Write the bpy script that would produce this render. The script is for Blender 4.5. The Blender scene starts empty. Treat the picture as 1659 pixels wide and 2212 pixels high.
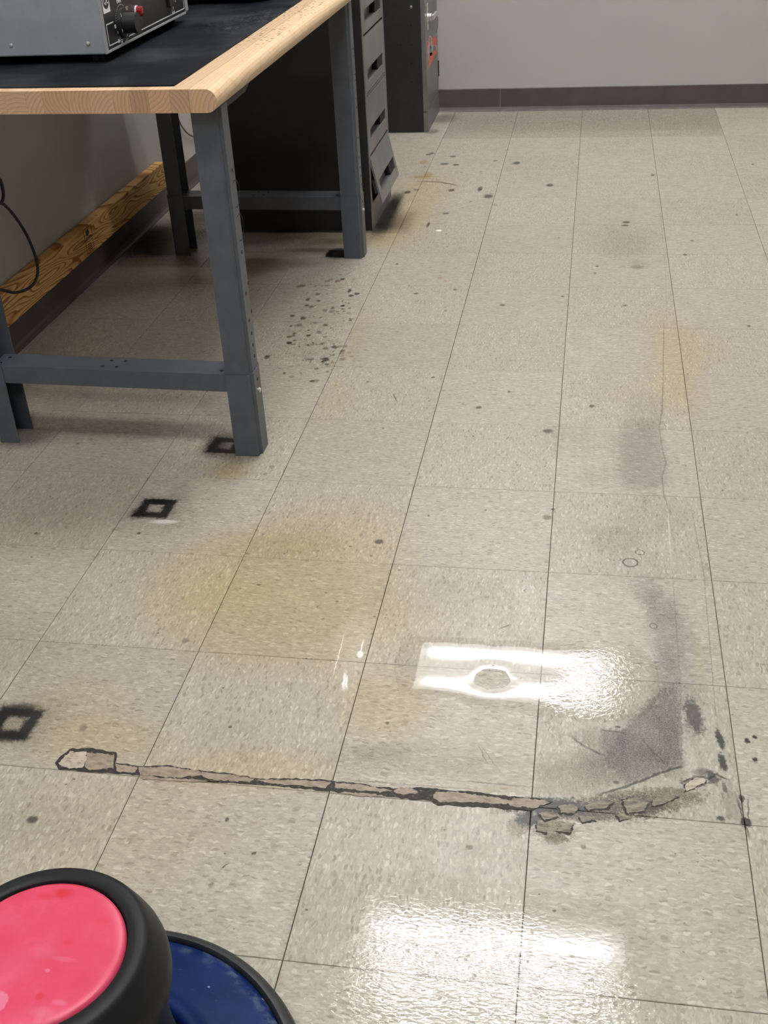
import bpy, bmesh, math, random
from mathutils import Vector, Matrix
random.seed(11)
SC = bpy.context.scene
COL = SC.collection
T = 0.3048
# ------------------------------------------------------------------ camera
def make_camera():
    yaw, pitch, roll = -0.194630158, 0.552164911, -0.0593164415
    f = Vector((math.sin(yaw)*math.cos(pitch), math.cos(yaw)*math.cos(pitch), -math.sin(pitch)))
    r = Vector((math.cos(yaw), -math.sin(yaw), 0)); u = r.cross(f)
    r2 = r*math.cos(roll) + u*math.sin(roll); u2 = -r*math.sin(roll) + u*math.cos(roll)
    cam = bpy.data.cameras.new('camera'); o = bpy.data.objects.new('camera', cam); COL.objects.link(o)
    cam.sensor_fit = 'VERTICAL'; cam.sensor_height = 24.0; cam.lens = 24.0*2458.96/2212.0
    cam.clip_start = 0.05; cam.clip_end = 100
    o.matrix_world = Matrix(((r2.x, u2.x, -f.x, 0.04386), (r2.y, u2.y, -f.y, -2.12902), (r2.z, u2.z, -f.z, 1.26604), (0, 0, 0, 1)))
    SC.camera = o
make_camera()
# ------------------------------------------------------------------ light and exposure
SC.view_settings.view_transform = 'Standard'; SC.view_settings.look = 'None'
SC.view_settings.gamma = 1.0; SC.view_settings.use_curve_mapping = False
SC.view_settings.exposure = 0.90
PANEL = 3.4          # radiance of a ceiling light's diffuser between its tubes
TUBE = 32.0           # extra radiance in front of the two tubes
CEIL = 3.10
W = bpy.data.worlds.new('world'); SC.world = W; W.use_nodes = True
W.node_tree.nodes['Background'].inputs[0].default_value = (0.8, 0.85, 0.9, 1)
W.node_tree.nodes['Background'].inputs[1].default_value = 0.0
SC.cycles.max_bounces = 6; SC.cycles.transparent_max_bounces = 12
SC.cycles.sample_clamp_indirect = 6.0
LIGHTS = [(-0.243, 3.093), (-0.243, 1.07), (-0.243, -0.96), (2.4, 3.093), (-0.243, -2.99)]

# ------------------------------------------------------------------ node helpers
def srgb(h):
    h = h.lstrip('#'); c = [int(h[i:i+2], 16)/255 for i in (0, 2, 4)]
    return tuple(x/12.92 if x <= .04045 else ((x+.055)/1.055)**2.4 for x in c) + (1,)
class NT:
    def __init__(s, name):
        s.m = bpy.data.materials.new(name); s.m.use_nodes = True
        s.t = s.m.node_tree; s.n = s.t.nodes; s.n.clear()
        s.out = s.n.new('ShaderNodeOutputMaterial')
    def node(s, kind, props=None, **ins):
        n = s.n.new('ShaderNode'+kind)
        for k, v in (props or {}).items(): setattr(n, k, v)
        for k, v in ins.items():
            key = int(k[1:]) if k[0] == '_' and k[1:].isdigit() else k.replace('_', ' ')
            s.put(n.inputs[key], v)
        return n
    def put(s, sock, v):
        if isinstance(v, bpy.types.NodeSocket): s.t.links.new(v, sock)
        elif isinstance(v, bpy.types.Node): s.t.links.new(v.outputs[0], sock)
        else: sock.default_value = v
    def math(s, op, a, b=0.0, c=0.0): return s.node('Math', {'operation': op}, _0=a, _1=b, _2=c).outputs[0]
    def vmath(s, op, a, b=(0, 0, 0)): return s.node('VectorMath', {'operation': op}, _0=a, _1=b)
    def warp(s, vec, scale, amt):
        n = s.noise(vec, scale, 2.)
        return s.node('VectorMath', {'operation': 'MULTIPLY_ADD'}, _0=s.vmath('SUBTRACT', n.outputs[1], (.5, .5, .5)).outputs[0], _1=(amt, amt, amt), _2=vec).outputs[0]
    def noise(s, vec, scale, detail=3.0, rough=.55, dist=0.0):
        return s.node('TexNoise', Vector=vec, Scale=scale, Detail=detail, Roughness=rough, Distortion=dist)
    def range(s, v, a, b, c=0., d=1., smooth=True):
        n = s.node('MapRange', {'interpolation_type': 'SMOOTHSTEP' if smooth else 'LINEAR'}, _0=v, _1=a, _2=b, _3=c, _4=d)
        return n.outputs[0]
    def mix(s, fac, a, b, blend='MIX'):
        n = s.n.new('ShaderNodeMix'); n.data_type = 'RGBA'; n.blend_type = blend; n.clamp_factor = True
        s.put(n.inputs[0], fac); s.put(n.inputs[6], a); s.put(n.inputs[7], b); return n.outputs[2]
    def ramp(s, fac, stops, interp='LINEAR'):
        n = s.node('ValToRGB', _0=fac); cr = n.color_ramp; cr.interpolation = interp
        while len(cr.elements) < len(stops): cr.elements.new(1)
        for e, (p, c) in zip(cr.elements, stops):
            e.position = p; e.color = c if len(c) == 4 else tuple(c)+(1,)
        return n.outputs[0]
    def bsdf(s, **ins):
        n = s.node('BsdfPrincipled', **ins); s.t.links.new(n.outputs[0], s.out.inputs[0]); s.b = n; return n
    def bump(s, h, strength=.3, dist=.002):
        n = s.node('Bump', Height=h, Strength=strength, Distance=dist); s.t.links.new(n.outputs[0], s.b.inputs['Normal']); return n

def plain(name, col, rough=.5, metal=0., spec=.5, grain=.06, gscale=40., bump=.0, coat=0.):
    q = NT(name); c = srgb(col) if isinstance(col, str) else tuple(col)+(1,)
    tc = q.node('TexCoord').outputs['Object']
    n = q.noise(tc, gscale, 4.)
    lo = tuple(x*(1-grain*2.2) for x in c[:3])+(1,); hi = tuple(min(1, x*(1+grain*2.2)) for x in c[:3])+(1,)
    colr = q.ramp(n.outputs[0], [(.3, lo), (.7, hi)])
    n2 = q.noise(tc, gscale*.2, 3.)
    r = q.range(n2.outputs[0], .3, .7, max(.02, rough-.07), min(1, rough+.07))
    q.bsdf(Base_Color=colr, Roughness=r, Metallic=metal, Specular_IOR_Level=spec, Coat_Weight=coat)
    if bump: q.bump(q.noise(tc, gscale*8, 2.).outputs[0], bump, .0006)
    return q.m

M = {}
def mats():
    M['paint_blue'] = plain('blue_grey_paint', (.078, .088, .106), .42, grain=.05, gscale=25, bump=.05)
    M['cab_front'] = plain('grey_cabinet_paint', (.155, .153, .149), .38, grain=.05, gscale=12, bump=.03)
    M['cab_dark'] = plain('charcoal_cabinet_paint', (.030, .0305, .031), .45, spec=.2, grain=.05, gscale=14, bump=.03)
    M['recess'] = plain('recess_paint', (.12, .12, .12), .35, grain=.05)
    M['black_hole'] = plain('dark_hole', (.004, .004, .004), .8, grain=.0)
    M['steel'] = plain('bright_steel', (.66, .66, .64), .25, metal=.65, grain=.04)
    M['dull_steel'] = plain('dull_steel', (.42, .41, .39), .4, metal=1., grain=.05)
    M['housing'] = plain('housing_grey', (.265, .285, .315), .5, grain=.04, gscale=18, bump=.06)
    M['housing_edge'] = plain('housing_edge_grey', (.30, .31, .32), .4, grain=.05)
    M['panel_black'] = plain('panel_black', (.010, .010, .011), .35, grain=.05)
    M['plastic_black'] = plain('plastic_black', (.012, .012, .013), .45, grain=.06)
    M['ink_white'] = plain('white_ink', (.62, .63, .66), .5, grain=.05)
    M['paper'] = plain('label_paper', (.72, .73, .76), .6, grain=.03)
    M['ink_navy'] = plain('navy_ink', (.012, .016, .026), .5, grain=.02)
    M['red'] = plain('red_lens', (.24, .008, .014), .25, grain=.05)
    M['baseboard'] = plain('brown_vinyl_cove', (.088, .068, .062), .5, grain=.06, gscale=9, bump=.04)
    M['base_edge'] = plain('grey_cove_toe', (.25, .235, .22), .5, grain=.12, gscale=30)
    M['wall'] = plain('warm_grey_wall_paint', (.455, .437, .42), .75, grain=.012, gscale=3, bump=.05)
    M['wall_far'] = plain('dull_wall_paint', (.30, .28, .265), .75, grain=.012, gscale=3)
    M['ceiling'] = plain('ceiling_white', (.62, .62, .60), .9, grain=.02)
    M['rubber'] = rubber(); M['pink'] = pink(); M['blue'] = bluep()
    M['rim_rubber'] = plain('rim_rubber', (.016, .019, .020), .5, grain=.2, gscale=60, bump=.15)
    M['cord'] = plain('black_cord', (.006, .006, .007), .45, grain=.0)
    M['tan_cord'] = plain('tan_cord', (.16, .12, .06), .5, grain=.05)
    M['mat'] = matm(); M['pine'] = pine(); M['maple'] = maple(); M['nose'] = maple(True)
    M['stamp'] = plain('stamp_ink', (.045, .028, .015), .8, grain=.1)
    M['dirt'] = dirt(); M['chip'] = chipm(); M['chip_dark'] = chipm(dark=True); M['chip_pale'] = chipm(True)
    M['water'] = water(False); M['film'] = water(True)
    M['sticker_red'] = plain('sticker_red', (.62, .13, .075), .5, grain=.12, gscale=80)
    M['sticker_pale'] = plain('sticker_pale', (.42, .36, .35), .5, grain=.2, gscale=120)
    M['slab'] = plain('grout_dirt', (.045, .036, .028), .9, grain=.2)
    M['slab_far'] = plain('plain_vinyl', (.37, .34, .29), .4, grain=.05)
    M['diffuser'] = diffuser(); M['light_frame'] = plain('light_frame', (.7, .7, .7), .5)

def rubber():
    q = NT('black_seat_rubber'); tc = q.node('TexCoord').outputs['Object']
    n = q.noise(tc, 25, 5.); v = q.node('TexVoronoi', Vector=q.warp(tc, 60, .02), Scale=55., Randomness=1.)
    spk = q.range(v.outputs[0], .05, .11, 1, 0); sel = q.range(q.noise(tc, 30, 1).outputs[0], .6, .66)
    c = q.mix(q.math('MULTIPLY', spk, sel), q.ramp(n.outputs[0], [(.3, (.010, .0108, .012)), (.7, (.016, .017, .019))]), (.12, .12, .12, 1))
    q.bsdf(Base_Color=c, Roughness=.46, Specular_IOR_Level=.2); q.bump(q.noise(tc, 500, 2).outputs[0], .12, .0005); return q.m
def spots(q, tc, col, items, k=.25):
    nz = q.noise(tc, 120, 4.).outputs[0]
    for (x, y, rx, ry, soft, st, c) in items:
        m = q.node('Mapping', {'vector_type': 'TEXTURE'}, Vector=tc, Location=(x, y, 0), Scale=(rx, ry, 1e3))
        l = q.vmath('LENGTH', m.outputs[0]).outputs['Value']
        l = q.math('MULTIPLY_ADD', q.math('SUBTRACT', nz, .5), k*2, l)
        col = q.mix(q.range(l, 1-soft, 1+soft, st, 0), col, c+(1,))
    return col
def pink():
    q = NT('pink_seat_plastic'); tc = q.node('TexCoord').outputs['Object']
    n = q.noise(tc, 22, 4., .6)
    c = q.ramp(n.outputs[0], [(.32, (.56, .045, .097)), (.52, (.60, .057, .114)), (.72, (.64, .088, .155))])
    wet = (.64, .17, .26); red = (.52, .016, .028)
    c = spots(q, tc, c, [(-.016, -.060, .0105, .0125, .08, .85, wet), (-.0445, -.0745, .0065, .007, .1, .6, wet), (-.057, -.048, .010, .013, .2, .6, wet), (-.0565, -.047, .005, .008, .2, .8, (.57, .054, .108)),
        (-.004, .072, .010, .006, .5, .75, red), (-.020, .066, .008, .004, .5, .5, red), (.053, .044, .006, .004, .6, .4, red), (.0275, .014, .006, .0035, .5, .5, red), (.0235, -.048, .004, .004, .3, .6, red),
        (.006, .000, .012, .008, .6, .25, wet), (.030, -.005, .012, .0025, .5, .35, wet), (.019, -.0195, .0025, .0018, .4, .8, wet), (.045, -.052, .007, .003, .5, .5, wet), (.033, -.064, .012, .005, .6, .3, wet), (.032, -.07, .004, .011, .6, .35, wet), (-.02, -.02, .02, .015, .8, .15, wet)])
    q.bsdf(Base_Color=c, Roughness=.36, Specular_IOR_Level=.35); return q.m
def bluep():
    q = NT('navy_base_plastic'); tc = q.node('TexCoord').outputs['Object']
    n = q.noise(tc, 14, 6., .65); w = q.noise(q.vmath('MULTIPLY', tc, (1, 4, 1)).outputs[0], 90, 4.)
    c = q.ramp(n.outputs[0], [(.35, (.0025, .013, .075)), (.65, (.0045, .022, .115))])
    c = q.mix(q.math('MULTIPLY', q.range(w.outputs[0], .62, .78), .35), c, (.10, .14, .25, 1))
    v = q.node('TexVoronoi', Vector=tc, Scale=42.); sel = q.range(v.outputs[1], .55, .6)
    c = q.mix(q.math('MULTIPLY', q.range(v.outputs[0], .04, .1, .8, 0), sel), c, (.4, .45, .55, 1))
    rad = q.vmath('LENGTH', q.vmath('MULTIPLY', tc, (1, 1, 0)).outputs[0]).outputs['Value']
    sc = q.math('MULTIPLY', q.range(rad, .205, .224), q.range(q.noise(tc, 60, 4.).outputs[0], .45, .7, 0, .5))
    c = q.mix(sc, c, (.16, .20, .28, 1))
    q.bsdf(Base_Color=c, Roughness=.42, Specular_IOR_Level=.10); q.bump(n.outputs[0], .1, .002); return q.m
def matm():
    q = NT('black_bench_mat'); tc = q.node('TexCoord').outputs['Object']
    n = q.noise(tc, 9, 6., .65)
    c = q.ramp(n.outputs[0], [(.3, (.0042, .005, .0072)), (.6, (.009, .0105, .0135)), (.8, (.022, .024, .027))])
    d = q.noise(q.vmath('MULTIPLY', tc, (1.2, 3, 1)).outputs[0], 85, 5., .7)
    reg = q.range(q.vmath('LENGTH', q.vmath('MULTIPLY', q.vmath('SUBTRACT', tc, (-.80, .86, .83)).outputs[0], (5.5, 4, 0)).outputs[0]).outputs['Value'], .3, 1., 1, 0)
    c = q.mix(q.math('MULTIPLY', q.range(d.outputs[0], .57, .63), reg), c, (.22, .22, .23, 1))
    c = q.mix(q.range(q.noise(tc, 3.2, 3.).outputs[0], .46, .68, 0, .6), c, (.040, .042, .047, 1))
    q.bsdf(Base_Color=c, Roughness=q.range(n.outputs[0], .3, .7, .42, .6), Specular_IOR_Level=.05); return q.m
def pine():
    q = NT('pine_board'); tc = q.node('TexCoord').outputs['Object']
    w = q.noise(q.vmath('MULTIPLY', tc, (1, .9, 1)).outputs[0], 4.5, 2.5, .45)
    base = q.vmath('MULTIPLY', tc, (1, .62, 5.)).outputs[0]
    big = q.noise(base, 3.4, 1.5, .4)
    x = q.math('ADD', q.math('MULTIPLY', big.outputs[0], 16.), q.math('MULTIPLY', w.outputs[0], 3.))
    ring = q.math('FRACT', x)
    c = q.ramp(ring, [(0., srgb('#d9b077')), (.5, srgb('#cfa164')), (.8, srgb('#9c672f')), (.92, srgb('#8c5826')), (1., srgb('#d9b077'))])
    fn = q.noise(q.vmath('MULTIPLY', tc, (8, 1, 8)).outputs[0], 40, 4.)
    c = q.mix(.35, c, q.ramp(fn.outputs[0], [(.3, (.45, .45, .45)), (.7, (.75, .75, .75))]), 'OVERLAY')
    kn = q.node('TexVoronoi', Vector=q.vmath('MULTIPLY', tc, (1, 1, 2)).outputs[0], Scale=4.3)
    c = q.mix(q.range(kn.outputs[0], .035, .075, .85, 0), c, srgb('#5f3716'))
    q.bsdf(Base_Color=c, Roughness=.6, Specular_IOR_Level=.3); q.bump(ring, .08, .001); return q.m
def maple(nose=False):
    q = NT('maple_nose' if nose else 'maple_block'); tc = q.node('TexCoord').outputs['Object']
    rnd = q.node('ObjectInfo').outputs['Random']
    off = q.node('CombineXYZ', X=q.math('MULTIPLY', rnd, 7.3), Y=q.math('MULTIPLY', rnd, 3.1), Z=q.math('MULTIPLY', rnd, 11.7)).outputs[0]
    p = q.vmath('ADD', tc, off).outputs[0]
    # growth rings: curved sheets running along the stave, their centre well outside it
    ang = q.math('MULTIPLY', rnd, 6.283)
    cen = q.node('CombineXYZ', X=q.math('MULTIPLY', q.math('COSINE', ang), .06), Y=0., Z=q.math('MULTIPLY', q.math('SINE', ang), .06)).outputs[0]
    pp = q.vmath('MULTIPLY', q.vmath('ADD', tc, cen).outputs[0], (1, .05, 1)).outputs[0]
    wob = q.noise(q.vmath('MULTIPLY', p, (1, .25, 1)).outputs[0], 18., 3.)
    rad = q.math('ADD', q.vmath('LENGTH', pp).outputs['Value'], q.math('MULTIPLY', wob.outputs[0], .012))
    ring = q.math('FRACT', q.math('MULTIPLY', rad, 150.))
    fn = q.noise(q.vmath('MULTIPLY', p, (1, .06, 1)).outputs[0], 240., 4.)
    fy = q.node('SeparateXYZ', Vector=q.node('NewGeometry').outputs['Normal']).outputs[1]
    endf = q.range(q.math('ABSOLUTE', fy), .6, .9)
    lite = q.ramp(ring, [(0., srgb('#d9bf9e')), (.7, srgb('#d2b692')), (.92, srgb('#c4a37c')), (1., srgb('#d9bf9e'))])
    end = q.ramp(ring, [(0., srgb('#c4a589')), (.6, srgb('#bd9d80')), (.88, srgb('#ad8b6c')), (1., srgb('#c4a589'))])
    c = q.mix(endf, lite, end)
    tone = q.ramp(rnd, [(0., (.74, .70, .66)), (.3, (1, 1, 1)), (.55, (.90, .85, .79)), (.8, (1.05, 1.0, .97)), (1., (.82, .75, .68))])
    c = q.mix(.4 if nose else 1., c, tone, 'MULTIPLY')
    c = q.mix(.18, c, q.ramp(fn.outputs[0], [(.3, (.40, .40, .40)), (.7, (.62, .62, .62))]), 'OVERLAY')
    if nose:
        # figure across the rounded edge, dark nicks and grime in the joint
        fig = q.noise(q.vmath('MULTIPLY', p, (1, 1.6, 1)).outputs[0], 22., 4., .6, .8)
        c = q.mix(q.range(fig.outputs[0], .5, .72, 0, .5), c, srgb('#c39a66'))
    nick = q.node('TexVoronoi', Vector=q.vmath('MULTIPLY', q.warp(tc, 60, .02), (1.5, 1, 0)).outputs[0], Scale=58.)
    yy = q.node('SeparateXYZ', Vector=q.node('NewGeometry').outputs['Position'])
    along = q.range(yy.outputs[1], .42, .62); right = q.range(yy.outputs[0], -.80, -.76)
    up = q.range(q.node('SeparateXYZ', Vector=q.node('NewGeometry').outputs['Normal']).outputs[2], .75, .95)
    sel = q.range(q.node('SeparateColor', Color=nick.outputs[1]).outputs[0], .36, .42)
    nm = q.math('MULTIPLY', q.math('MULTIPLY', q.range(nick.outputs[0], .24, .36, .9, 0), sel), q.math('MULTIPLY', q.math('MULTIPLY', along, right), up))
    c = q.mix(nm, c, srgb('#6b4a30'))
    grime = q.math('MULTIPLY', q.range(q.noise(tc, 30, 4.).outputs[0], .5, .75, 0, .3), up)
    c = q.mix(grime, c, srgb('#b99a7c'))
    q.bsdf(Base_Color=c, Roughness=.48, Specular_IOR_Level=.35); return q.m
def dirt():
    q = NT('black_grime'); tc = q.node('NewGeometry').outputs['Position']
    n = q.noise(tc, 160, 5., .7)
    c = q.ramp(n.outputs[0], [(.40, (.010, .008, .006)), (.58, (.026, .019, .011)), (.66, (.14, .105, .065)), (.78, (.27, .225, .16))])
    q.bsdf(Base_Color=c, Roughness=.6); q.bump(n.outputs[0], .5, .002); return q.m
def chipm(pale=False, dark=False):
    q = NT('pale_residue' if pale else 'brown_residue'); tc = q.node('NewGeometry').outputs['Position']
    n = q.noise(q.vmath('MULTIPLY', tc, (1, 2.5, 1)).outputs[0], 55, 5., .65)
    if pale: c = q.ramp(n.outputs[0], [(.3, srgb('#6d6558')), (.45, srgb('#a79d8c')), (.7, srgb('#bdb4a3'))])
    elif dark: c = q.ramp(n.outputs[0], [(.35, srgb('#4f473b')), (.5, srgb('#756b5c')), (.65, srgb('#8f8574'))])
    else: c = q.ramp(n.outputs[0], [(.3, srgb('#6a5d4a')), (.5, srgb('#8d8070')), (.7, srgb('#a2947d'))])
    q.bsdf(Base_Color=c, Roughness=.5); q.bump(n.outputs[0], .3, .001); return q.m
def water(rippled):
    """thin clear film: what it does not mirror passes straight through"""
    q = NT('rippled_film' if rippled else 'clear_water'); P = q.node('NewGeometry').outputs['Position']
    sx = q.node('SeparateXYZ', Vector=P)
    if rippled:
        mp = q.node('Mapping', Vector=P, Rotation=(0, 0, .62), Scale=(1, 2.3, 1)).outputs[0]
        a = q.noise(mp, 100, 1.5, .45, .5); b = q.noise(P, 210, 1., .5)
        h = q.math('ADD', a.outputs[0], q.math('MULTIPLY', b.outputs[0], .30))
        calm = q.math('MULTIPLY', q.range(sx.outputs[0], .0, .05), q.range(sx.outputs[1], -1.222, -1.214))
        st = 1.
        dist = q.math('MULTIPLY_ADD', calm, -.00006, q.range(sx.outputs[1], -1.24, -1.15, .00034, .00009))
        hole = q.node('TexVoronoi', Vector=q.warp(P, 150, .006), Scale=75.)
        dry = q.math('MULTIPLY', q.range(hole.outputs[0], .16, .22, 1, 0), q.range(q.node('SeparateColor', Color=hole.outputs[1]).outputs[0], .55, .6))
    else:
        a = q.noise(P, 120, 2., .5, .4); b = q.noise(P, 260, 1.)
        h = q.math('ADD', a.outputs[0], q.math('MULTIPLY', b.outputs[0], .35))
        reg = q.range(q.math('ADD', sx.outputs[0], q.math('MULTIPLY', sx.outputs[1], -.35)), .21, .33)
        st = 1.
        hole = q.node('TexVoronoi', Vector=q.warp(P, 220, .006), Scale=62.)
        dry = q.math('MULTIPLY', q.range(hole.outputs[0], .12, .18, 1, 0), q.range(q.node('SeparateColor', Color=hole.outputs[1]).outputs[0], q.math('MULTIPLY_ADD', reg, -.5, .84), .9))
        dist = q.math('MULTIPLY_ADD', reg, .00026, .000004)
    bp = q.node('Bump', Height=h, Strength=st, Distance=dist)
    fr = q.node('Fresnel', IOR=1.36, Normal=bp)
    tr = q.node('BsdfTransparent', Color=(.99, .985, .975, 1)); gl = q.node('BsdfAnisotropic', {'distribution': 'GGX'}, Color=(1, 1, 1, 1), Roughness=.015, Normal=bp)
    fac = q.math('MULTIPLY', q.math('MINIMUM', fr.outputs[0], .35), q.math('SUBTRACT', 1., dry))
    mx = q.node('MixShader', _0=fac, _1=tr.outputs[0], _2=gl.outputs[0])
    q.t.links.new(mx.outputs[0], q.out.inputs[0]); return q.m
def diffuser():
    q = NT('lit_diffuser'); tc = q.node('TexCoord').outputs['Object']; s = q.node('SeparateXYZ', Vector=tc)
    ay = q.math('ABSOLUTE', s.outputs[1]); d = q.math('DIVIDE', q.math('SUBTRACT', ay, .150), .046)
    g = q.math('EXPONENT', q.math('MULTIPLY', q.math('MULTIPLY', d, d), -1.))
    ends = q.range(q.math('ABSOLUTE', s.outputs[0]), .45, .58, 1, .05)
    st = q.math('MULTIPLY_ADD', q.math('MULTIPLY', g, ends), TUBE, PANEL)
    e = q.node('Emission', Color=(1., .99, .972, 1), Strength=st); q.t.links.new(e.outputs[0], q.out.inputs[0]); return q.m

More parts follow.
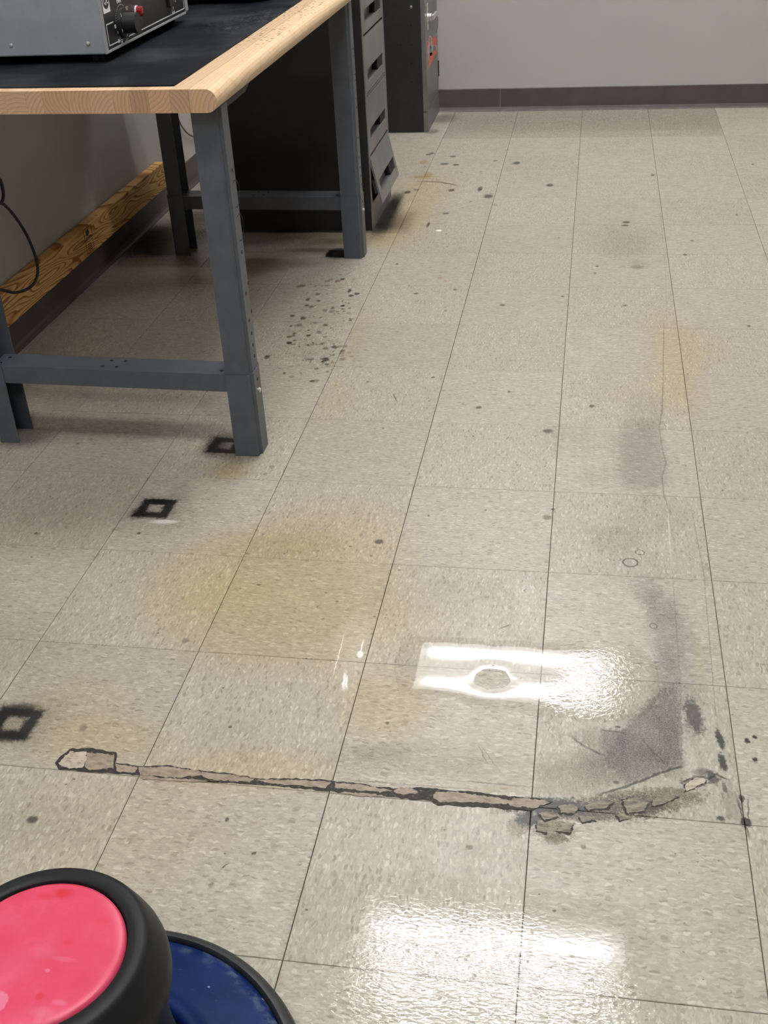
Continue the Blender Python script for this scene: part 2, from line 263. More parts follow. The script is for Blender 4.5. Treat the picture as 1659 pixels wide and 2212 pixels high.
# ------------------------------------------------------------------ tiles
STCOL = {0: (.98, .865, .56), 1: (.50, .49, .49), 2: (.34, .26, .17), 3: (.045, .038, .03), 4: (1.0, .98, .94), 5: (.04, .045, .055), 6: (.74, .62, .34)}
STAINS = [
('E',-0.4583,-0.445,0.2211,0.187,0.095,0.75,0.7,0,0.75),
('E',-0.6768,-0.3888,0.1019,0.1375,0.092,0.75,0.7,0,0.42),
('E',-0.4491,-0.1831,0.1848,0.1264,0.084,0.75,0.7,0,0.4),
('E',-0.5509,-0.2535,0.1151,0.0522,0.087,0.75,0.7,6,0.35),
('E',-0.2371,-0.7223,0.0692,0.0799,0.106,0.75,0.7,0,0.6),
('E',-0.4247,-0.8831,0.1245,0.0459,0.112,0.75,0.7,0,0.45),
('E',-0.779,-0.7919,0.1117,0.0963,0.107,0.75,0.7,0,0.35),
('E',-0.7327,0.0395,0.0486,0.048,0.075,0.75,0.7,6,0.6),
('E',-0.5671,0.3946,0.0473,0.1591,0.061,0.75,0.7,0,0.3),
('E',-0.5835,0.8386,0.0294,0.2375,0.044,0.75,0.7,0,0.3),
('E',0.2787,0.7212,0.0657,0.331,0.05,0.75,0.7,0,0.5),
('E',0.3661,0.7859,0.0724,0.1389,0.048,0.75,0.7,0,0.35),
('E',0.1895,0.4927,0.1242,0.1185,0.059,0.75,0.7,0,0.25),
('E',-0.5689,2.3188,0.1472,0.2262,-0.015,0.75,0.7,0,0.35),
('E',-0.5918,1.9062,0.1021,0.3875,0.002,0.75,0.7,0,0.5),
('E',-0.8607,1.6698,0.149,0.0714,0.011,0.75,0.7,6,0.45),
('E',-0.6635,1.6719,0.0652,0.0803,0.011,0.75,0.7,6,0.4),
('E',-0.1107,-0.8276,0.1226,0.0508,0.111,0.75,0.7,0,0.2),
('E',-0.0486,-0.8849,0.0417,0.0134,0.114,0.75,0.7,6,0.4),
('E',0.1024,-0.8038,0.1063,0.0609,0.111,0.75,0.7,0,0.2),
('E',-0.1883,1.2973,0.2885,0.2472,0.026,0.75,0.7,0,0.12),
('E',0.1719,1.6571,0.091,0.1902,0.012,0.75,0.7,2,0.14),
('E',-0.6754,-0.8479,0.0922,0.0447,0.109,0.75,0.7,0,0.3),
('E',-0.3216,-0.6479,0.0481,0.1487,0.103,0.75,0.7,0,0.25),
('E',-0.6034,-1.0375,0.2648,0.1763,0.117,0.75,0.7,0,0.25),
('E',-0.1465,-0.4865,0.1342,0.0827,0.097,0.75,0.7,0,0.2),
('E',0.1866,0.1608,0.0592,0.1611,0.073,0.35,1.3,1,0.42),
('E',0.2034,0.3917,0.0438,0.1115,0.063,0.35,1.3,1,0.3),
('E',0.0577,0.2173,0.0947,0.0672,0.07,0.35,1.3,1,0.12),
('E',0.11,0.0718,0.0599,0.0507,0.076,0.35,1.3,1,0.18),
('E',0.128,-0.186,0.0501,0.0474,0.086,0.35,1.3,1,0.35),
('E',0.1941,-0.0933,0.0748,0.0811,0.083,0.35,1.3,1,0.2),
('E',0.0914,-0.1462,0.065,0.021,0.085,0.35,1.3,1,0.2),
('E',0.171,-0.2799,0.0788,0.0629,0.09,0.35,1.3,1,0.16),
('E',0.1821,-0.3475,0.0256,0.0477,0.093,0.35,1.3,1,0.42),
('E',0.2055,-0.3963,0.0334,0.0573,0.095,0.35,1.3,1,0.32),
('E',0.2184,-0.4778,0.0363,0.0939,0.099,0.35,1.3,1,0.4),
('E',0.2167,-0.5982,0.0291,0.0848,0.103,0.35,1.3,1,0.36),
('E',0.252,-0.5137,0.0198,0.1564,0.1,0.35,1.3,1,0.22),
('E',0.2099,-0.5807,0.0193,0.0492,0.103,0.35,1.3,1,0.3),
('E',0.1814,-0.7432,0.0541,0.064,0.109,0.3,1.2,1,0.62),
('E',0.1023,-0.754,0.0479,0.0234,0.109,0.3,1.2,1,0.55),
('E',0.1339,-0.8103,0.0774,0.0422,0.112,0.3,1.2,1,0.55),
('E',0.2053,-0.6862,0.0266,0.0673,0.107,0.3,1.2,1,0.55),
('E',0.0606,-0.8286,0.0599,0.0398,0.112,0.3,1.2,1,0.33),
('E',0.2076,-0.792,0.0211,0.0407,0.111,0.3,1.2,1,0.4),
('E',0.1237,-0.7809,0.0643,0.0414,0.11,0.3,1.2,1,0.3),
('E',0.2474,-0.6873,0.0132,0.0424,0.107,0.35,2.2,3,0.8),
('E',0.2843,-0.7393,0.0057,0.0212,0.109,0.35,2.2,3,0.95),
('E',0.2844,-0.7885,0.0056,0.0203,0.111,0.35,2.2,3,0.95),
('E',0.2672,-0.8249,0.0096,0.0137,0.113,0.35,2.2,3,0.8),
('E',0.2826,-0.8424,0.0034,0.0116,0.114,0.35,2.2,3,0.6),
('E',0.3059,-0.8632,0.0033,0.0066,0.114,0.35,2.2,3,0.9),
('E',0.3066,-0.9093,0.0079,0.009,0.116,0.35,2.2,3,0.95),
('E',0.2721,-0.9062,0.0059,0.0045,0.116,0.35,2.2,3,0.9),
('E',0.3257,-0.7379,0.0043,0.0064,0.109,0.35,2.2,3,1),
('E',0.3379,-0.7282,0.0036,0.0043,0.109,0.35,2.2,3,1),
('E',0.3332,-0.779,0.0035,0.0051,0.111,0.35,2.2,3,1),
('E',0.251,-0.815,0.0173,0.0079,0.112,0.35,2.2,3,0.6),
('E',0.2898,-0.8743,0.0134,0.0373,0.115,0.35,2.2,3,0.25),
('B',0.3032,-0.8971,0.034,0.0012,-1.434,0.6,0.8,3,0.8),
('B',0.3125,-0.8861,0.0199,0.0012,-1.655,0.6,0.8,3,0.7),
('E',0.0219,-0.9117,0.0612,0.0166,0.115,0.3,2.6,3,0.95),
('E',0.1027,-0.9078,0.0876,0.0238,0.115,0.3,2.6,2,0.7),
('E',0.1903,-0.8765,0.0609,0.0225,0.114,0.3,2.6,2,0.6),
('E',0.0793,-0.9105,0.054,0.0147,0.115,0.3,2.6,2,0.75),
('E',0.1229,-0.8935,0.0406,0.0167,0.115,0.3,2.6,2,0.75),
('E',0.166,-0.9069,0.0201,0.0109,0.116,0.3,2.6,2,0.8),
('E',0.1631,-0.8889,0.027,0.0186,0.115,0.3,2.6,2,0.7),
('E',0.2109,-0.8647,0.0407,0.0133,0.114,0.3,2.6,2,0.5),
('E',0.1897,-0.8904,0.0269,0.0129,0.115,0.3,2.6,2,0.6),
('E',0.0694,-0.9244,0.047,0.009,0.116,0.3,2.6,2,0.6),
('E',0.0336,-0.9537,0.0293,0.0212,0.117,0.3,2.6,2,0.75),
('E',0.0376,-0.9725,0.0198,0.0104,0.118,0.3,2.6,2,0.75),
('E',-0.0004,-0.9398,0.0202,0.0144,0.116,0.3,2.6,3,0.95),
('E',-0.0163,-0.9551,0.0167,0.0177,0.117,0.3,2.6,2,0.6),
('E',0.1379,-0.875,0.0273,0.0094,0.114,0.3,2.6,2,0.6),
('E',0.2392,-0.8397,0.0178,0.0097,0.113,0.3,2.6,2,0.75),
('E',0.116,-0.9217,0.0534,0.0054,0.116,0.3,2.6,2,0.5),
('B',0.1183,-0.8687,0.0219,0.0022,0.485,0.6,1.2,3,0.85),
('B',0.1611,-0.8427,0.0304,0.0022,0.59,0.6,1.2,3,0.85),
('B',0.2048,-0.8158,0.0232,0.0022,0.499,0.6,1.2,3,0.85),
('B',0.0664,-0.7695,0.0131,0.0018,-0.767,0.6,0.8,3,0.7),
('B',0.0895,-0.7867,0.0177,0.0018,-0.548,0.6,0.8,3,0.7),
('B',0.1735,-0.7676,0.0147,0.0014,-1.07,0.6,0.8,3,0.5),
('B',0.1885,-0.7896,0.0135,0.0014,-0.861,0.6,0.8,3,0.5),
('B',0.2312,-0.8328,0.0122,0.002,0.654,0.6,0.8,3,0.9),
('B',0.2485,-0.826,0.0095,0.002,-0.001,0.6,0.8,3,0.9),
('B',0.2401,-0.8481,0.0205,0.0015,0.558,0.6,0.8,3,0.8),
('B',0.2668,-0.822,0.0096,0.002,0.71,0.6,0.8,3,0.8),
('B',0.2803,-0.8215,0.0096,0.002,-0.622,0.6,0.8,3,0.8),
('B',0.12,-0.7392,0.0156,0.0016,-0.036,0.6,0.8,3,0.6),
('E',-0.1825,-0.8356,0.1378,0.0347,0.111,0.4,1.3,1,0.3),
('E',-0.0661,-0.8428,0.0783,0.0299,0.112,0.4,1.4,1,0.25),
('E',-0.2429,-0.8268,0.0514,0.0228,0.111,0.4,1.4,1,0.25),
('B',-0.0814,-0.8123,0.0181,0.0009,-1.169,0.6,0.8,3,0.5),
('B',-0.0692,-0.8201,0.0259,0.0008,-1.002,0.6,0.8,3,0.4),
('B',-0.0542,-0.8744,0.0544,0.0014,-0.004,0.6,0.8,3,0.5),
('B',-0.2501,-0.8914,0.0259,0.0015,0.035,0.6,0.8,2,0.5),
('B',-0.1645,-0.8904,0.0612,0.0015,0.001,0.6,0.8,2,0.5),
('P',0.1666,-0.7299,0.0828,0.147,((-0.8799,0.4751,0.4691),(-0.8155,0.5787,0.5271),(-0.5919,0.806,0.6217),(0.9995,-0.0318,-0.2484),(0.5409,-0.8411,-0.7955),(-0.8407,-0.5414,-0.3478),(-0.9051,0.4252,0.4357)),0.16,0.9,1,0.8),
('P',0.1013,-0.8036,0.0625,0.0907,((-0.585,0.811,0.6446),(-0.1248,0.9922,0.7445),(0.999,0.0451,-0.1053),(0.5302,-0.8479,-0.7957),(-1.0,-0.0027,0.1003),(-0.7209,-0.6931,-0.479)),0.2,0.9,1,0.62),
('P',0.0722,-0.8472,0.0847,0.0675,((-0.3001,0.9539,0.7936),(0.8213,0.5704,0.3721),(0.6175,-0.7866,-0.7526),(0.1732,-0.9849,-0.8824),(-1.0,0.0045,0.0114)),0.4,1.1,2,0.28),
('P',0.1893,0.1861,0.0643,0.1909,((-0.0647,0.9979,-0.3412),(1.0,-0.0077,-0.2309),(0.3012,-0.9536,-0.0303),(-0.9999,-0.0118,0.1491)),0.55,1.9,1,0.3),
('P',0.211,-0.4729,0.0487,0.1529,((0.1027,0.9947,0.3196),(0.9697,0.2445,-0.1294),(0.999,-0.0445,-0.2582),(0.1034,-0.9946,-0.6234),(-0.9975,-0.0709,0.1577)),0.35,1.2,1,0.3),
('P',0.2479,-0.7003,0.0408,0.1096,((-0.1039,0.9946,0.6353),(0.9992,-0.0412,-0.2936),(0.8367,-0.5477,-0.6226),(-0.9991,0.0433,0.2611)),0.3,0.8,1,0.18),
('B',0.2589,0.7322,0.2106,0.0016,-1.618,0.6,1.2,1,0.75),
('B',0.2456,0.4646,0.059,0.0016,-1.631,0.6,1.2,1,0.75),
('B',0.237,0.358,0.0496,0.0016,-1.676,0.6,1.2,1,0.75),
('B',0.2332,0.264,0.0462,0.0016,-1.541,0.6,1.2,1,0.75),
('B',0.237,0.181,0.0384,0.0016,-1.504,0.6,1.2,1,0.75),
('B',0.2342,0.1122,0.0326,0.0016,-1.738,0.6,1.2,1,0.75),
('B',0.2294,0.0435,0.0382,0.0016,-1.56,0.6,1.2,1,0.75),
('B',0.234,-0.0282,0.0354,0.0016,-1.45,0.6,1.2,1,0.75),
('B',0.2362,-0.1444,0.0826,0.0012,-1.595,0.6,1.2,1,0.5),
('B',0.2326,-0.4205,0.1947,0.0012,-1.579,0.6,1.2,1,0.5),
('B',0.2267,-0.7075,0.0936,0.0012,-1.617,0.6,1.2,1,0.5),
('B',0.2879,-0.1761,0.1089,0.001,-1.538,0.6,1.2,3,0.35),
('B',0.287,-0.4922,0.2083,0.001,-1.592,0.6,1.2,3,0.35),
('B',0.2963,1.7105,0.3608,0.0014,-1.584,0.6,1.5,1,0.35),
('B',0.2839,1.1463,0.205,0.0014,-1.608,0.6,1.5,1,0.35),
('B',0.2637,-0.5296,0.0737,0.008,-1.564,0.6,0.6,0,0.3),
('R',0.1557,-0.2575,0.0142,0.0144,0.089,0.1,0.15,3,0.75),
('R',0.1742,-0.2202,0.0081,0.009,0.088,0.1,0.15,3,0.75),
('R',0.1919,-0.4561,0.0065,0.0068,0.098,0.1,0.15,3,0.75),
('B',-0.8543,-0.1386,0.052,0.046,0.0,0.55,1.2,1,0.55),
('Q',-0.8543,-0.1386,0.034,0.033,-0.03,0.45,1.9,5,0.97),
('B',-0.7802,0.1539,0.052,0.046,0.0,0.55,1.2,1,0.55),
('Q',-0.7802,0.1539,0.034,0.033,-0.03,0.45,1.9,3,0.97),
('B',-0.8629,-0.8273,0.052,0.046,0.0,0.55,1.2,1,0.55),
('Q',-0.8629,-0.8273,0.034,0.033,-0.03,0.45,1.9,5,0.97),
('B',-0.7825,1.5117,0.0468,0.0414,0.0,0.55,1.2,1,0.55),
('Q',-0.7825,1.5117,0.030600000000000002,0.0297,-0.03,0.45,1.9,3,0.97),
('E',-0.8836,-0.1602,0.0185,0.0236,0.082,0.5,1.4,3,0.75),
('E',-0.8538,-0.1094,0.0312,0.0121,0.08,0.5,1.0,3,0.8),
('E',-0.8977,-0.8276,0.0175,0.0361,0.108,0.5,1.2,3,0.7),
('E',-0.8707,-0.7923,0.0339,0.0148,0.107,0.5,1.0,3,0.8),
('E',-0.8563,-0.859,0.0313,0.0116,0.109,0.5,1.0,3,0.8),
('E',-0.8049,0.1522,0.0225,0.0426,0.07,0.5,1.2,3,0.7),
('E',-0.7802,0.1539,0.0494,0.059,0.07,0.5,1.0,3,0.6),
('E',-0.7834,1.5163,0.035,0.0522,0.017,0.4,0.7,3,0.9),
('E',-1.4114,1.5394,0.0775,0.056,0.016,0.4,0.6,3,0.95),
('E',-0.7825,1.5117,0.0286,0.0426,0.017,0.5,1.0,3,0.6),
('E',-1.4013,1.5347,0.0756,0.0508,0.016,0.4,0.8,3,0.95),
('E',-1.4884,1.6629,0.1304,0.1622,0.011,0.6,2.0,3,0.8),
('E',-1.3904,1.9048,0.0724,0.0823,0.002,0.6,2.2,3,0.6),
('E',-0.7181,0.1061,0.044,0.0318,0.072,0.6,1.3,2,0.5),
('E',-1.2976,0.1582,0.071,0.0464,0.069,0.6,1.5,3,0.6),
('E',-0.9792,0.2041,0.2094,0.0551,0.068,0.75,1.2,1,0.3),
('E',-1.1899,0.1898,0.1064,0.0412,0.068,0.75,1.2,1,0.3),
('E',-0.8789,0.223,0.0695,0.0249,0.067,0.75,1.2,1,0.25),
('E',-0.9536,0.0338,0.1322,0.0676,0.074,0.75,1.2,1,0.15),
('E',-0.8644,-0.824,0.0716,0.0719,0.108,0.75,1.2,1,0.3),
('E',-0.9612,-0.6356,0.0958,0.0856,0.1,0.75,1.2,1,0.25),
('E',-1.0597,-0.1975,0.1963,0.1192,0.083,0.75,1.2,1,0.22),
('E',-0.8582,-0.1428,0.0773,0.0693,0.081,0.75,1.2,1,0.3),
('E',-0.8218,-0.061,0.0232,0.0373,0.078,0.75,1.2,1,0.4),
('E',-0.832,1.1184,0.1754,0.2797,0.032,0.75,1.2,1,0.14),
('E',-0.6974,0.8336,0.0943,0.2396,0.044,0.75,1.2,1,0.18),
('E',-0.6631,0.674,0.0515,0.0938,0.05,0.75,1.2,1,0.25),
('E',-0.3513,1.4648,0.0912,0.1796,0.019,0.75,1.2,1,0.1),
('E',-0.3132,-0.4089,0.0265,0.0374,0.094,0.75,1.2,1,0.15),
('E',-0.19,-0.4047,0.0784,0.0591,0.094,0.75,1.2,1,0.12),
('E',-0.1323,-0.3694,0.1403,0.1057,0.093,0.75,1.2,1,0.1),
('E',-0.4933,-0.8006,0.046,0.0279,0.108,0.75,1.2,1,0.18),
('E',0.0126,-0.6956,0.0301,0.0679,0.106,0.75,1.2,1,0.1),
('E',-0.7434,-1.0357,0.0853,0.0384,0.116,0.75,1.2,1,0.2),
('E',0.1562,1.61,0.0752,0.1164,0.014,0.75,1.2,1,0.2),
('E',0.212,1.4324,0.0288,0.0343,0.021,0.75,1.2,1,0.3),
('E',0.0029,0.2823,0.0648,0.0328,0.067,0.75,1.2,1,0.15),
('B',-0.674,1.97,0.018,0.21,0.0,0.5,1.3,3,0.9),
('B',-0.625,1.86,0.05,0.11,0.0,0.6,1.6,2,0.7),
('B',-0.95,1.745,0.26,0.012,0.0,0.6,1.0,3,0.85),
('B',-1.43,1.62,0.13,0.14,0.0,0.6,2.2,3,0.95),
('B',-0.79,1.64,0.08,0.03,0.0,0.7,1.2,2,0.5),
('E',-0.6792,1.9501,0.038,0.2258,-0.0,0.5,1.4,3,0.85),
('E',-0.6849,1.7991,0.0436,0.0424,0.006,0.5,1.5,3,0.7),
('E',-1.016,1.7603,0.2392,0.0268,0.007,0.6,1.2,3,0.75),
('E',-0.8673,1.5479,0.0969,0.0194,0.016,0.6,1.4,2,0.7),
('E',-0.6388,1.8256,0.0336,0.0748,0.005,0.5,2,2,0.6),
('E',-0.6464,3.433,0.0492,0.0946,-0.058,0.6,1.0,3,0.5),
('E',-0.67,3.183,0.0302,0.0438,-0.049,0.5,0.6,3,0.5),
('E',-0.5508,2.629,0.0175,0.0159,-0.027,0.4,0.9,3,0.8),
('E',-0.529,2.745,0.0139,0.015,-0.031,0.4,0.9,3,0.8),
('E',-0.6425,2.6603,0.0177,0.0293,-0.028,0.4,0.9,6,0.8),
('E',-0.5007,2.6135,0.0135,0.0143,-0.026,0.4,0.9,3,0.8),
('E',-0.6384,2.7784,0.01,0.0153,-0.033,0.4,0.9,3,0.8),
('E',-0.6252,2.8007,0.0101,0.0154,-0.034,0.4,0.9,3,0.8),
('E',-0.2521,2.6351,0.0133,0.0214,-0.027,0.4,0.9,3,0.8),
('E',-0.3283,2.1677,0.0176,0.024,-0.009,0.4,0.9,3,0.8),
('E',-0.3689,2.2657,0.009,0.0312,-0.013,0.4,0.9,3,0.8),
('E',-0.4785,2.2484,0.0126,0.0187,-0.012,0.4,0.9,3,0.8),
('E',-0.4656,1.9556,0.0119,0.0111,-0.0,0.4,0.9,3,0.8),
('E',-0.5134,1.8262,0.005,0.0318,0.005,0.4,0.9,3,0.8),
('E',-0.1029,2.312,0.0142,0.0188,-0.015,0.4,0.9,3,0.8),
('E',0.2892,2.4456,0.0071,0.013,-0.02,0.4,0.9,3,0.8),
('E',-0.3428,2.6735,0.0096,0.0109,-0.029,0.4,0.9,3,0.8),
('E',-0.6124,2.4371,0.0453,0.0169,-0.019,0.4,0.9,6,0.8),
('E',-0.598,2.4704,0.019,0.0273,-0.021,0.4,0.9,6,0.8),
('E',-0.6153,2.2563,0.0128,0.0095,-0.012,0.4,0.9,3,0.8),
('E',-0.6473,2.2255,0.0127,0.0188,-0.011,0.4,0.9,3,0.8),
('E',0.1794,1.8552,0.0127,0.0129,0.004,0.4,0.9,3,0.8),
('E',0.1742,1.8193,0.0126,0.0102,0.005,0.4,0.9,3,0.8),
('E',-0.0262,0.278,0.0119,0.0094,0.067,0.4,0.9,3,0.8),
('E',0.0747,0.4161,0.0067,0.0076,0.062,0.4,0.9,3,0.8),
('E',-0.1997,0.3915,0.0068,0.0076,0.062,0.4,0.9,3,0.8),
('E',-0.1311,0.4844,0.0047,0.0053,0.059,0.4,0.9,3,0.8),
('E',0.4985,0.938,0.005,0.0083,0.042,0.4,0.9,3,0.8),
('E',-0.3349,0.5582,0.0048,0.0057,0.055,0.4,0.9,3,0.8),
('E',-0.4638,1.1535,0.0071,0.0078,0.032,0.4,0.9,3,0.8),
('E',-0.3466,1.1884,0.0057,0.0079,0.03,0.4,0.9,3,0.8),
('E',-0.4065,1.2916,0.0088,0.0125,0.026,0.4,0.9,6,0.8),
('E',-0.3855,1.2634,0.0058,0.0082,0.027,0.4,0.9,6,0.8),
('E',-0.6741,1.1706,0.0058,0.0161,0.031,0.4,0.9,3,0.8),
('E',-0.7353,0.5621,0.0038,0.0059,0.054,0.4,0.9,3,0.8),
('E',-0.5818,0.4965,0.0049,0.0056,0.057,0.4,0.9,6,0.8),
('E',-0.5733,0.6785,0.0064,0.0062,0.05,0.4,0.9,6,0.8),
('E',-0.5857,0.7027,0.0052,0.0063,0.049,0.4,0.9,6,0.8),
('E',-0.6426,0.6566,0.0102,0.0124,0.051,0.4,0.9,3,0.8),
('E',-0.8086,0.6636,0.0078,0.0126,0.05,0.4,0.9,3,0.8),
('E',-0.1927,1.0681,0.0082,0.0074,0.035,0.4,0.9,3,0.8),
('E',0.2055,1.4025,0.02,0.0169,0.022,0.4,0.9,1,0.8),
('E',-0.3448,-0.227,0.0095,0.0086,0.086,0.4,0.9,3,0.8),
('E',-0.0109,-0.1067,0.0086,0.0091,0.083,0.4,0.9,2,0.8),
('E',-0.6432,0.0612,0.0065,0.0087,0.074,0.4,0.9,1,0.8),
('E',-0.6496,0.0266,0.0043,0.0064,0.075,0.4,0.9,1,0.8),
('E',-0.643,-0.5821,0.0069,0.0083,0.099,0.4,0.9,1,0.8),
('E',-0.4964,-0.7954,0.0031,0.0034,0.108,0.4,0.9,3,0.8),
('E',-0.562,1.4162,0.0046,0.0089,0.021,0.4,0.9,3,0.8),
('E',0.0753,1.3452,0.0043,0.0062,0.024,0.4,0.9,3,0.8),
('E',0.1638,1.077,0.0066,0.0072,0.035,0.4,0.9,3,0.8),
('E',0.3598,1.5224,0.0072,0.0089,0.017,0.4,0.9,3,0.8),
('E',0.39,1.6597,0.006,0.0071,0.012,0.4,0.9,3,0.8),
('E',0.5596,1.9395,0.0047,0.0106,0.0,0.4,0.9,3,0.8),
('E',0.6801,2.5892,0.0053,0.0102,-0.027,0.4,0.9,3,0.8),
('E',-0.0187,1.1448,0.0041,0.0057,0.032,0.4,0.9,3,0.8),
('E',0.082,1.4083,0.0058,0.0064,0.022,0.4,0.9,3,0.8),
('E',-0.242,-0.7589,0.003,0.0033,0.108,0.4,0.9,3,0.8),
('E',0.1277,-0.7276,0.0037,0.0022,0.108,0.4,0.9,3,0.8),
('E',-0.446,-0.9918,0.0028,0.0046,0.116,0.4,0.9,3,0.8),
('E',-0.434,-1.1128,0.0039,0.0041,0.121,0.4,0.9,1,0.8),
('E',-0.3892,-1.0499,0.0027,0.0026,0.119,0.4,0.9,3,0.8),
('E',-0.7403,-1.0261,0.0086,0.0068,0.116,0.4,0.9,3,0.8),
('E',-0.741,-0.8242,0.0063,0.0093,0.108,0.4,0.9,1,0.8),
('E',0.0002,-0.0727,0.0038,0.0037,0.081,0.4,0.9,3,0.8),
('E',-0.8552,-0.2392,0.004,0.0056,0.085,0.4,0.9,3,0.8),
('E',-1.0785,-0.2583,0.003,0.0048,0.085,0.4,0.9,3,0.8),
('E',-0.0824,-1.0022,0.0046,0.0043,0.118,0.4,0.9,2,0.8),
('E',0.1232,-0.8509,0.0041,0.0029,0.113,0.4,0.9,3,0.8),
('E',0.0771,-0.9833,0.0039,0.0043,0.118,0.4,0.9,2,0.8),
('E',0.0404,-1.0987,0.0025,0.0023,0.123,0.4,0.9,3,0.8),
('B',-0.5799,2.3673,0.0449,0.005,-0.093,0.6,0.8,5,0.8),
('B',-0.5029,2.3403,0.0442,0.005,-0.585,0.6,0.8,5,0.8),
('B',-0.6002,2.4137,0.0631,0.004,-0.293,0.6,1,6,0.7),
('B',-0.4151,0.433,0.0201,0.0012,-1.203,0.6,0.2,3,0.9),
('B',-0.4242,-1.077,0.0054,0.0012,0.888,0.6,0.2,3,0.8),
('B',-0.2991,-0.1083,0.0183,0.0008,-2.388,0.6,0.8,3,0.4),
('B',-0.0711,-0.4846,0.0107,0.0012,0.672,0.6,0.2,3,0.8),
('E',-0.6764,0.7575,0.0065,0.0073,0.047,0.4,0.9,1,0.8285097167965234),
('E',-0.6717,0.9849,0.0033,0.0039,0.038,0.4,0.9,3,0.5279421694298476),
('E',-0.6064,0.7473,0.0075,0.0083,0.047,0.4,0.9,1,0.878979880282995),
('E',-0.803,1.1491,0.0033,0.0041,0.031,0.4,0.9,3,0.5198357253559086),
('E',-0.6127,0.589,0.0033,0.0035,0.054,0.4,0.9,3,0.557702033342975),
('E',-0.6206,0.7438,0.0074,0.0082,0.047,0.4,0.9,2,0.5412222849774365),
('E',-0.7396,0.9567,0.0034,0.004,0.039,0.4,0.9,1,0.7257473172533546),
('E',-0.7891,1.0994,0.0064,0.0078,0.033,0.4,0.9,2,0.6862407463358696),
('E',-0.6592,1.003,0.0044,0.0052,0.037,0.4,0.9,2,0.7795977734918285),
('E',-0.6206,0.5772,0.0055,0.0058,0.054,0.4,0.9,2,0.7917781157756871),
('E',-0.607,0.715,0.007,0.0077,0.049,0.4,0.9,2,0.873308084872255),
('E',-0.7559,0.5916,0.003,0.0032,0.053,0.4,0.9,2,0.6360489448764782),
('E',-0.6797,0.6546,0.0072,0.0078,0.051,0.4,0.9,1,0.8359871122050166),
('E',-0.6422,0.9894,0.007,0.0082,0.038,0.4,0.9,1,0.7924637338563563),
('E',-0.6543,0.5938,0.0064,0.0068,0.053,0.4,0.9,3,0.6138382128376597),
('E',-0.703,0.6465,0.0027,0.0029,0.051,0.4,0.9,3,0.6421856438161384),
('E',-0.7883,1.0856,0.0043,0.0052,0.034,0.4,0.9,2,0.5517360888074737),
('E',-0.6368,0.6457,0.0076,0.0082,0.051,0.4,0.9,1,0.5665465129887682),
('E',-0.7026,0.767,0.0035,0.0039,0.046,0.4,0.9,3,0.8455937878794061),
('E',-0.6471,0.6397,0.0046,0.005,0.051,0.4,0.9,3,0.8830924815855965),
('E',-0.6401,0.7606,0.004,0.0045,0.047,0.4,0.9,2,0.5048252239375195),
('E',-0.6991,1.0335,0.0046,0.0055,0.036,0.4,0.9,2,0.6675786004501312),
('E',-0.6908,0.6542,0.0081,0.0088,0.051,0.4,0.9,1,0.6826574888811499),
('E',-0.7918,1.2073,0.0056,0.007,0.029,0.4,0.9,3,0.5414148374841297),
('E',-0.7175,0.9546,0.0032,0.0038,0.039,0.4,0.9,2,0.6762507473299002),
('E',-0.7196,0.9498,0.0041,0.0048,0.039,0.4,0.9,3,0.5594201941323566),
('E',-0.6418,0.6619,0.0047,0.0051,0.051,0.4,0.9,1,0.546141406443527),
('E',-0.7345,0.8558,0.0036,0.0041,0.043,0.4,0.9,2,0.7961404897712376),
('E',-0.7692,0.829,0.0059,0.0067,0.044,0.4,0.9,2,0.8803942291498809),
('E',-0.7275,0.9094,0.0061,0.0071,0.041,0.4,0.9,1,0.8032571838143749),
('E',-0.6443,0.5619,0.003,0.0032,0.055,0.4,0.9,2,0.7073587428531044),
('E',-0.6665,1.0228,0.0042,0.005,0.036,0.4,0.9,2,0.7545767701358845),
('E',-0.8443,1.2028,0.0081,0.0101,0.029,0.4,0.9,2,0.8224314339142671),
('E',-0.7305,1.3123,0.0046,0.0059,0.025,0.4,0.9,3,0.6422250173419832),
('E',-0.6713,0.8747,0.0044,0.0051,0.042,0.4,0.9,2,0.5774579784051237),
('E',-0.7658,1.0339,0.008,0.0096,0.036,0.4,0.9,2,0.8820002525285333),
('E',-0.6879,0.7524,0.004,0.0044,0.047,0.4,0.9,2,0.6350949919354122),
('E',-0.6929,0.8952,0.0083,0.0096,0.041,0.4,0.9,2,0.8198574979398641),
('E',-0.6455,1.1452,0.0078,0.0096,0.032,0.4,0.9,3,0.8556044017628482),
('E',-0.7351,0.7398,0.0032,0.0035,0.047,0.4,0.9,3,0.6852642160695398),
('E',-0.7123,0.9963,0.0038,0.0045,0.037,0.4,0.9,2,0.511019540283533),
('E',-0.7822,1.0447,0.0071,0.0085,0.035,0.4,0.9,3,0.7629073170944081),
('E',-0.6793,0.6383,0.0033,0.0036,0.051,0.4,0.9,1,0.8197428046789472),
('E',-0.7178,1.007,0.0076,0.009,0.037,0.4,0.9,2,0.6735237747029943),
('E',-0.6804,1.2687,0.0044,0.0056,0.027,0.4,0.9,2,0.5851119169383248),
('E',-0.7932,0.8839,0.0048,0.0055,0.042,0.4,0.9,3,0.8336779985757878),
('E',-0.6616,1.1288,0.0082,0.01,0.032,0.4,0.9,3,0.8308558729819091),
('E',-0.6841,0.9826,0.0037,0.0044,0.038,0.4,0.9,1,0.8491222394708542),
('E',-0.7525,1.2671,0.0083,0.0105,0.027,0.4,0.9,2,0.5689386848853796),
('E',-0.7696,0.8137,0.0061,0.0069,0.044,0.4,0.9,2,0.7729325458954237),
('E',-0.7703,0.9397,0.0077,0.009,0.039,0.4,0.9,1,0.599397728417236),
('E',-0.7705,0.8979,0.0075,0.0087,0.041,0.4,0.9,1,0.6772993574309756),
